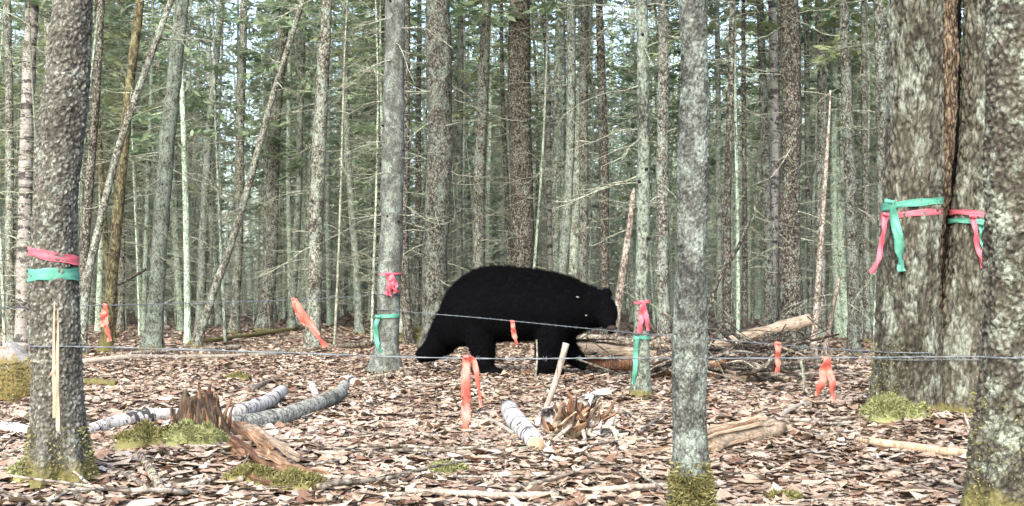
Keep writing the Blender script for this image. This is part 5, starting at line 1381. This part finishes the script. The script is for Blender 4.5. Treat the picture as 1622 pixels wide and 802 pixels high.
# ---- rotten birch stump in the middle
def birch_stump():
    base = G(912, 700); rg = np.random.default_rng(33); s = base[1] / F
    root = thing("birch_stump", base, "torn open birch stump with orange rot and white bark curls", "stump")
    for k in range(70):
        a = rg.uniform(0, 2 * np.pi); Vs, Fs = splinter_mesh(rg.uniform(0.06, 0.21), rg.uniform(0.012, 0.036), 0.012, rg)
        Vs = Vs + 0.012 * np.stack([vnoise(Vs * 18 + k * 3, 1), vnoise(Vs * 18 + k * 3 + 7, 2), 0 * Vs[:, 0]], 1)
        o = link("splinter", mk_mesh("splinter", Vs, Fs, M[['rot', 'stump_wood', 'rot_dark', 'rot', 'stump_wood', 'rot_dark', 'pale_wood', 'log_dark'][k % 8]], smooth=False), root)
        rr = rg.uniform(0.0, 0.1); o.location = (rr * math.cos(a), rr * math.sin(a) * .8, rg.uniform(0, 0.05))
        o.rotation_euler = (rg.normal(0, 0.55), rg.normal(0, 0.6), a)
    Vc, Fc = tube(np.array([[0, 0, -0.03], [0, 0, 0.04], [0.01, 0, 0.09]]), [0.1, 0.085, 0.05], 14, True, 2, 0.5)
    link("core", mk_mesh("core", Vc, Fc, M['stump_wood']), root)
    for k, (dx, dy, L) in enumerate([(-0.16, -0.1, .22), (-0.08, -0.16, .24), (0.03, -0.2, .24), (0.12, -0.17, .26), (0.2, -0.05, .2), (0.17, -0.14, .2)]):
        p = np.array([[dx * .25, dy * .25, .06], [dx * .6, dy * .6, .05], [dx, dy, .02], [dx * 1.5, dy * 1.2, .01]]) + rg.normal(0, .018, (4, 3)) * [1, 1, .6]
        V, Fl = tube(interp(p, 14), np.linspace(.011, .003, 14), 8, True, k, 0.3)
        link("root", mk_mesh("root", V, Fl, M['grey_wood']), root)
    root.scale = (1.35, 1.2, 1.2)
    def curl(p0, p1, r, arc0, arc1, k):
        """a half-open sheet of birch bark"""
        p0, p1 = np.array(p0), np.array(p1); n, c = 12, 14; t = nrm(p1 - p0); A = nrm(np.cross(t, [0.2, -1, 0.1])); B = np.cross(t, A)
        V = []; al = []; rq = np.random.default_rng(k); jag = rq.normal(0, 0.012, (2, c)); L = np.linalg.norm(p1 - p0)
        for sgn in (1.0, 0.94):
            for i in range(n):
                f = i / (n - 1); cen = p0 + (p1 - p0) * f + 0.006 * math.sin(f * 5 + k) * A
                for j in range(c):
                    th = arc0 + (arc1 - arc0) * j / (c - 1) + 0.3 * math.sin(f * 6 + k)
                    rr = r * (0.75 + 0.35 * math.sin(f * 3.6 + k) + 0.12 * math.sin(th * 3 + f * 8)) * sgn
                    V.append(cen + t * (jag[0, j] * (1 - f) + jag[1, j] * f) + rr * (math.cos(th) * A + math.sin(th) * B)); al.append(f * L * 1.6 + k)
        Fl = []
        m_ = n * c
        for i in range(n - 1):
            for j in range(c - 1):
                a = i * c + j; Fl.append([a, a + 1, a + c + 1, a + c]); Fl.append([m_ + a + c, m_ + a + c + 1, m_ + a + 1, m_ + a])
        link("bark_curl", mk_mesh("bark_curl", V, Fl, M['birch'], attr={"along": al}), root)
    X = lambda px, py, dy=0: np.array([(px - 912) * s / 1.35, dy, (700 - py) * s / 1.2])
    curl(X(860, 678, -.02), X(886, 642, 0), .045, -0.8, 3.6, 1)
    curl(X(930, 640, .0), X(968, 621, .03), .04, 1.2, 4.6, 2)
    curl(X(952, 690, -.03), X(972, 674, -.01), .05, 0.0, 4.0, 3)
    curl(X(962, 712, -.03), X(968, 694, -.02), .032, 0.0, 4.2, 4)
    curl(X(884, 708, -.06), X(900, 690, -.05), .03, 0.2, 3.8, 5)
    curl(X(930, 690, -.08), X(944, 668, -.07), .026, -0.4, 3.2, 6)
birch_stump()

# ---- rotten slab on the right: half log, torn open on top
def half_log():
    p0, p1 = G(1118, 708, .05), G(1228, 690, .05); rg = np.random.default_rng(34)
    root = thing("rotten_log", p0, "short rotten log with torn orange wood, right of middle trunk", "log")
    d = p1 - p0
    V, Fl = tube(interp(np.array([[0, 0, 0], d * .5, d]), 16), np.linspace(0.045, 0.055, 16), 12, True, 4, 0.5)
    link("bark", mk_mesh("bark", V, Fl, M['log_wood']), root)
    for k in range(34):
        Vs, Fs = splinter_mesh(np.linalg.norm(d) * rg.uniform(.4, .9), rg.uniform(.02, .05), .018, rg)
        o = link("splinter", mk_mesh("splinter", Vs, Fs, M[['rot', 'log_wood', 'pale_wood'][k % 3]], smooth=False), root)
        o.rotation_mode = 'QUATERNION'; o.rotation_quaternion = Vector(-d + rg.normal(0, .02, 3)).to_track_quat('Z', 'Y')
        o.location = tuple(d * rg.uniform(.6, .95) + np.array([0, rg.uniform(-.05, .09), rg.uniform(-.01, .075)]))
half_log()
for k, (a, b_, lb) in enumerate([((985, 722), (1062, 716), "orange rotten wood flakes lying left of the middle trunk"),]):
    q0, q1 = G(*a, .02), G(*b_, .02); d = q1 - q0; rg = np.random.default_rng(70)
    root = thing("rotten_wood_chunk", q0, lb, "wood chunk")
    for m_ in range(9):
        Vs, Fs = splinter_mesh(np.linalg.norm(d) * rg.uniform(.4, .7), .03, .012, rg)
        o = link("splinter", mk_mesh("splinter", Vs, Fs, M['rot' if m_ % 2 else 'log_wood'], smooth=False), root)
        o.rotation_mode = 'QUATERNION'; o.rotation_quaternion = Vector(d + rg.normal(0, .03, 3)).to_track_quat('Z', 'Y')
        o.location = tuple(d * rg.uniform(0, .5) + np.array([0, rg.uniform(-.07, .07), rg.uniform(0, .02)]))

# ---- mossy rock at the left edge
def rock(name, label, c, r, seed, mat='rock', cat="rock"):
    nu, nv = 48, 28
    u = np.linspace(0, 2 * np.pi, nu, endpoint=False); v = np.linspace(0.02, np.pi - 0.02, nv)
    D = np.array([[np.sin(b_) * np.cos(a), np.sin(b_) * np.sin(a), np.cos(b_)] for b_ in v for a in u])
    V = D * np.array(r) * (1 + 0.22 * fbm(D * 1.4 + seed, 4, seed))[:, None]
    Fl = [[a * nu + k, (a + 1) * nu + k, (a + 1) * nu + (k + 1) % nu, a * nu + (k + 1) % nu] for a in range(nv - 1) for k in range(nu)]
    Fl.append(list(range(nu))); Fl.append(list(range((nv - 1) * nu, nv * nu))[::-1])
    root = thing(name, c, label, cat)
    link("stone", mk_mesh("stone", V, Fl, M[mat]), root)
    rg = np.random.default_rng(seed); f = np.where((D[:, 2] > 0.0) & (D[:, 2] < 0.8) & (D[:, 1] < 0.3))[0]; i = rg.choice(f, 3600)
    link("moss", tuft_mesh(V[i] + rg.normal(0, 0.006, (len(i), 3)), D[i], 0.012, rg, 'moss'), root)["kind"] = "stuff"
g = G(8, 640)
rock("boulder", "moss covered boulder at the left edge beside the dark trunk", (g[0] - 0.03, g[1] + 0.15, 0.05), (0.26, 0.2, 0.32), 3)

# ---- split stick and fungus on the left trunk
def tree_stick():
    Y = 4.6
    p0, p1 = P(89, 682, Y), P(90, 480, Y); rg = np.random.default_rng(4); L = np.linalg.norm(p1 - p0)
    root = thing("split_stick", p0, "pale split stick standing upright against the dark taped trunk", "stick")
    for dx, l0, l1, w in ((-.006, .1, 1.0, .014), (.007, .0, .95, .016)):
        Vs, Fs = splinter_mesh(L * (l1 - l0), w, .014, rg)
        o = link("half", mk_mesh("half", Vs, Fs, M['pale_wood'], smooth=False), root); o.location = (dx, 0, L * l0)
    a = P(80, 596, Y) - p0
    V, Fl = tube(np.array([a + [.022, 0, .04], a + [.012, -.004, .012], a]), [.010, .009, .007], 8, True)
    link("snag", mk_mesh("snag", V, Fl, M['pale_wood']), root)
tree_stick()
def conk():
    c = P(115, 792, 4.55); root = thing("bracket_fungus", c, "pale pinkish bracket fungus at the foot of the left trunk", "fungus")
    nu, nr = 22, 6; V = []; Fl = []
    for z in (0, 1):
        for i in range(nr):
            for j in range(nu):
                f = (i + .15) / (nr - .85); t = 2 * math.pi * j / nu
                r = .036 * f * (1 + .12 * math.sin(3 * t))
                V.append((r * math.cos(t), r * math.sin(t) * .7, (.018 * (1 - f * f) if z == 0 else -.008 * (1 - f * f)) + .004 * math.sin(f * 16)))
    o_ = nr * nu
    for i in range(nr - 1):
        for j in range(nu):
            a = i * nu + j; b_ = i * nu + (j + 1) % nu
            Fl.append([a, a + nu, b_ + nu, b_]); Fl.append([o_ + b_, o_ + b_ + nu, o_ + a + nu, o_ + a])
    Fl.append(list(range(nu))[::-1]); Fl.append([o_ + j for j in range(nu)])
    o = link("cap", mk_mesh("cap", V, Fl, M['fungus']), root); o.rotation_euler = (0.5, 0, 0)
conk()

# ------------------------------------------------------------------ names for the trees of the dense stand that can be seen one by one
def name_stand():
    marks = sorted([(38, "the white birch"), (88, "the dark taped trunk"), (180, "the mossy brown trunk"), (258, "the stout lichened trunk"), (375, "the strongly leaning trunk"), (430, "the brown-grey trunk"),
                    (500, "the ribbon trunk"), (620, "the pale taped trunk"), (693, "the bear's rump trunk"), (758, "the slim grey trunk"), (824, "the reddish trunk"), (902, "the forking trunk"), (956, "the black trunk"),
                    (1018, "the green taped trunk"), (1095, "the middle trunk"), (1153, "the knotty trunk"), (1224, "the pale birch"), (1252, "the purplish trunk"), (1348, "the straight grey trunk"), (1440, "the twin tree")])
    tone = {'dead_twig_bark': 'dead', 'bark_stand_grey': 'grey', 'bark_stand_lichen': 'pale lichened', 'bark_stand_dark': 'dark', 'bark_mossy_brown': 'mossy brown'}
    nth = ["first", "second", "third", "fourth", "fifth", "sixth", "seventh", "eighth", "ninth", "tenth"]
    bpy.context.view_layer.update()
    dg = bpy.context.evaluated_depsgraph_get(); eye = Vector(cam.location)
    gaps = {}
    for o in list(S.objects):
        grp = o.get("group")
        if o.parent is not None or grp not in ("slim trees of the dense stand", "bare saplings of the dense stand"): continue
        sap = grp.startswith("bare"); ring = 7 if sap else 10
        tr = next(c for c in o.children if c.name.startswith("stem" if sap else "trunk")); seen = 0; px = None
        vs = tr.data.vertices; nr = len(vs) // ring
        for r_ in range(2, nr - 2, 1 if sap else 2):
            c = o.matrix_world @ (sum((vs[r_ * ring + q].co for q in range(ring)), Vector()) / ring)
            if EYE + HY / F * c.y < c.z: break
            ok, loc, nn, ii, ob, mm = S.ray_cast(dg, eye, (c - eye).normalized())
            if ok and ob.original.name == tr.name: seen += 1
            if px is None and c.z > 1.4: px = CX + c.x / c.y * F
        if px is None or seen < 3 or px < 0 or px > 1560: continue
        i = sum(1 for m_, _ in marks if m_ < px)
        gaps.setdefault((i, tone[tr.data.materials[0].name], sap), []).append((px, o))
    for (i, tn, sap), L in gaps.items():
        L.sort(key=lambda t: t[0])
        lo = marks[i - 1][1] if i > 0 else None; hi = marks[i][1] if i < len(marks) else None
        where = f"between {lo} and {hi}" if lo and hi else (f"before {hi}" if hi else f"beyond {lo}")
        what = f"thin {tn} sapling" if sap else f"far slim {tn} trunk"
        for k, (px, o) in enumerate(L):
            if k < 10: o["label"] = (f"{nth[k]} {what} " if len(L) > 1 else f"only {what} ") + where
name_stand()

print("objects", len(bpy.data.objects))
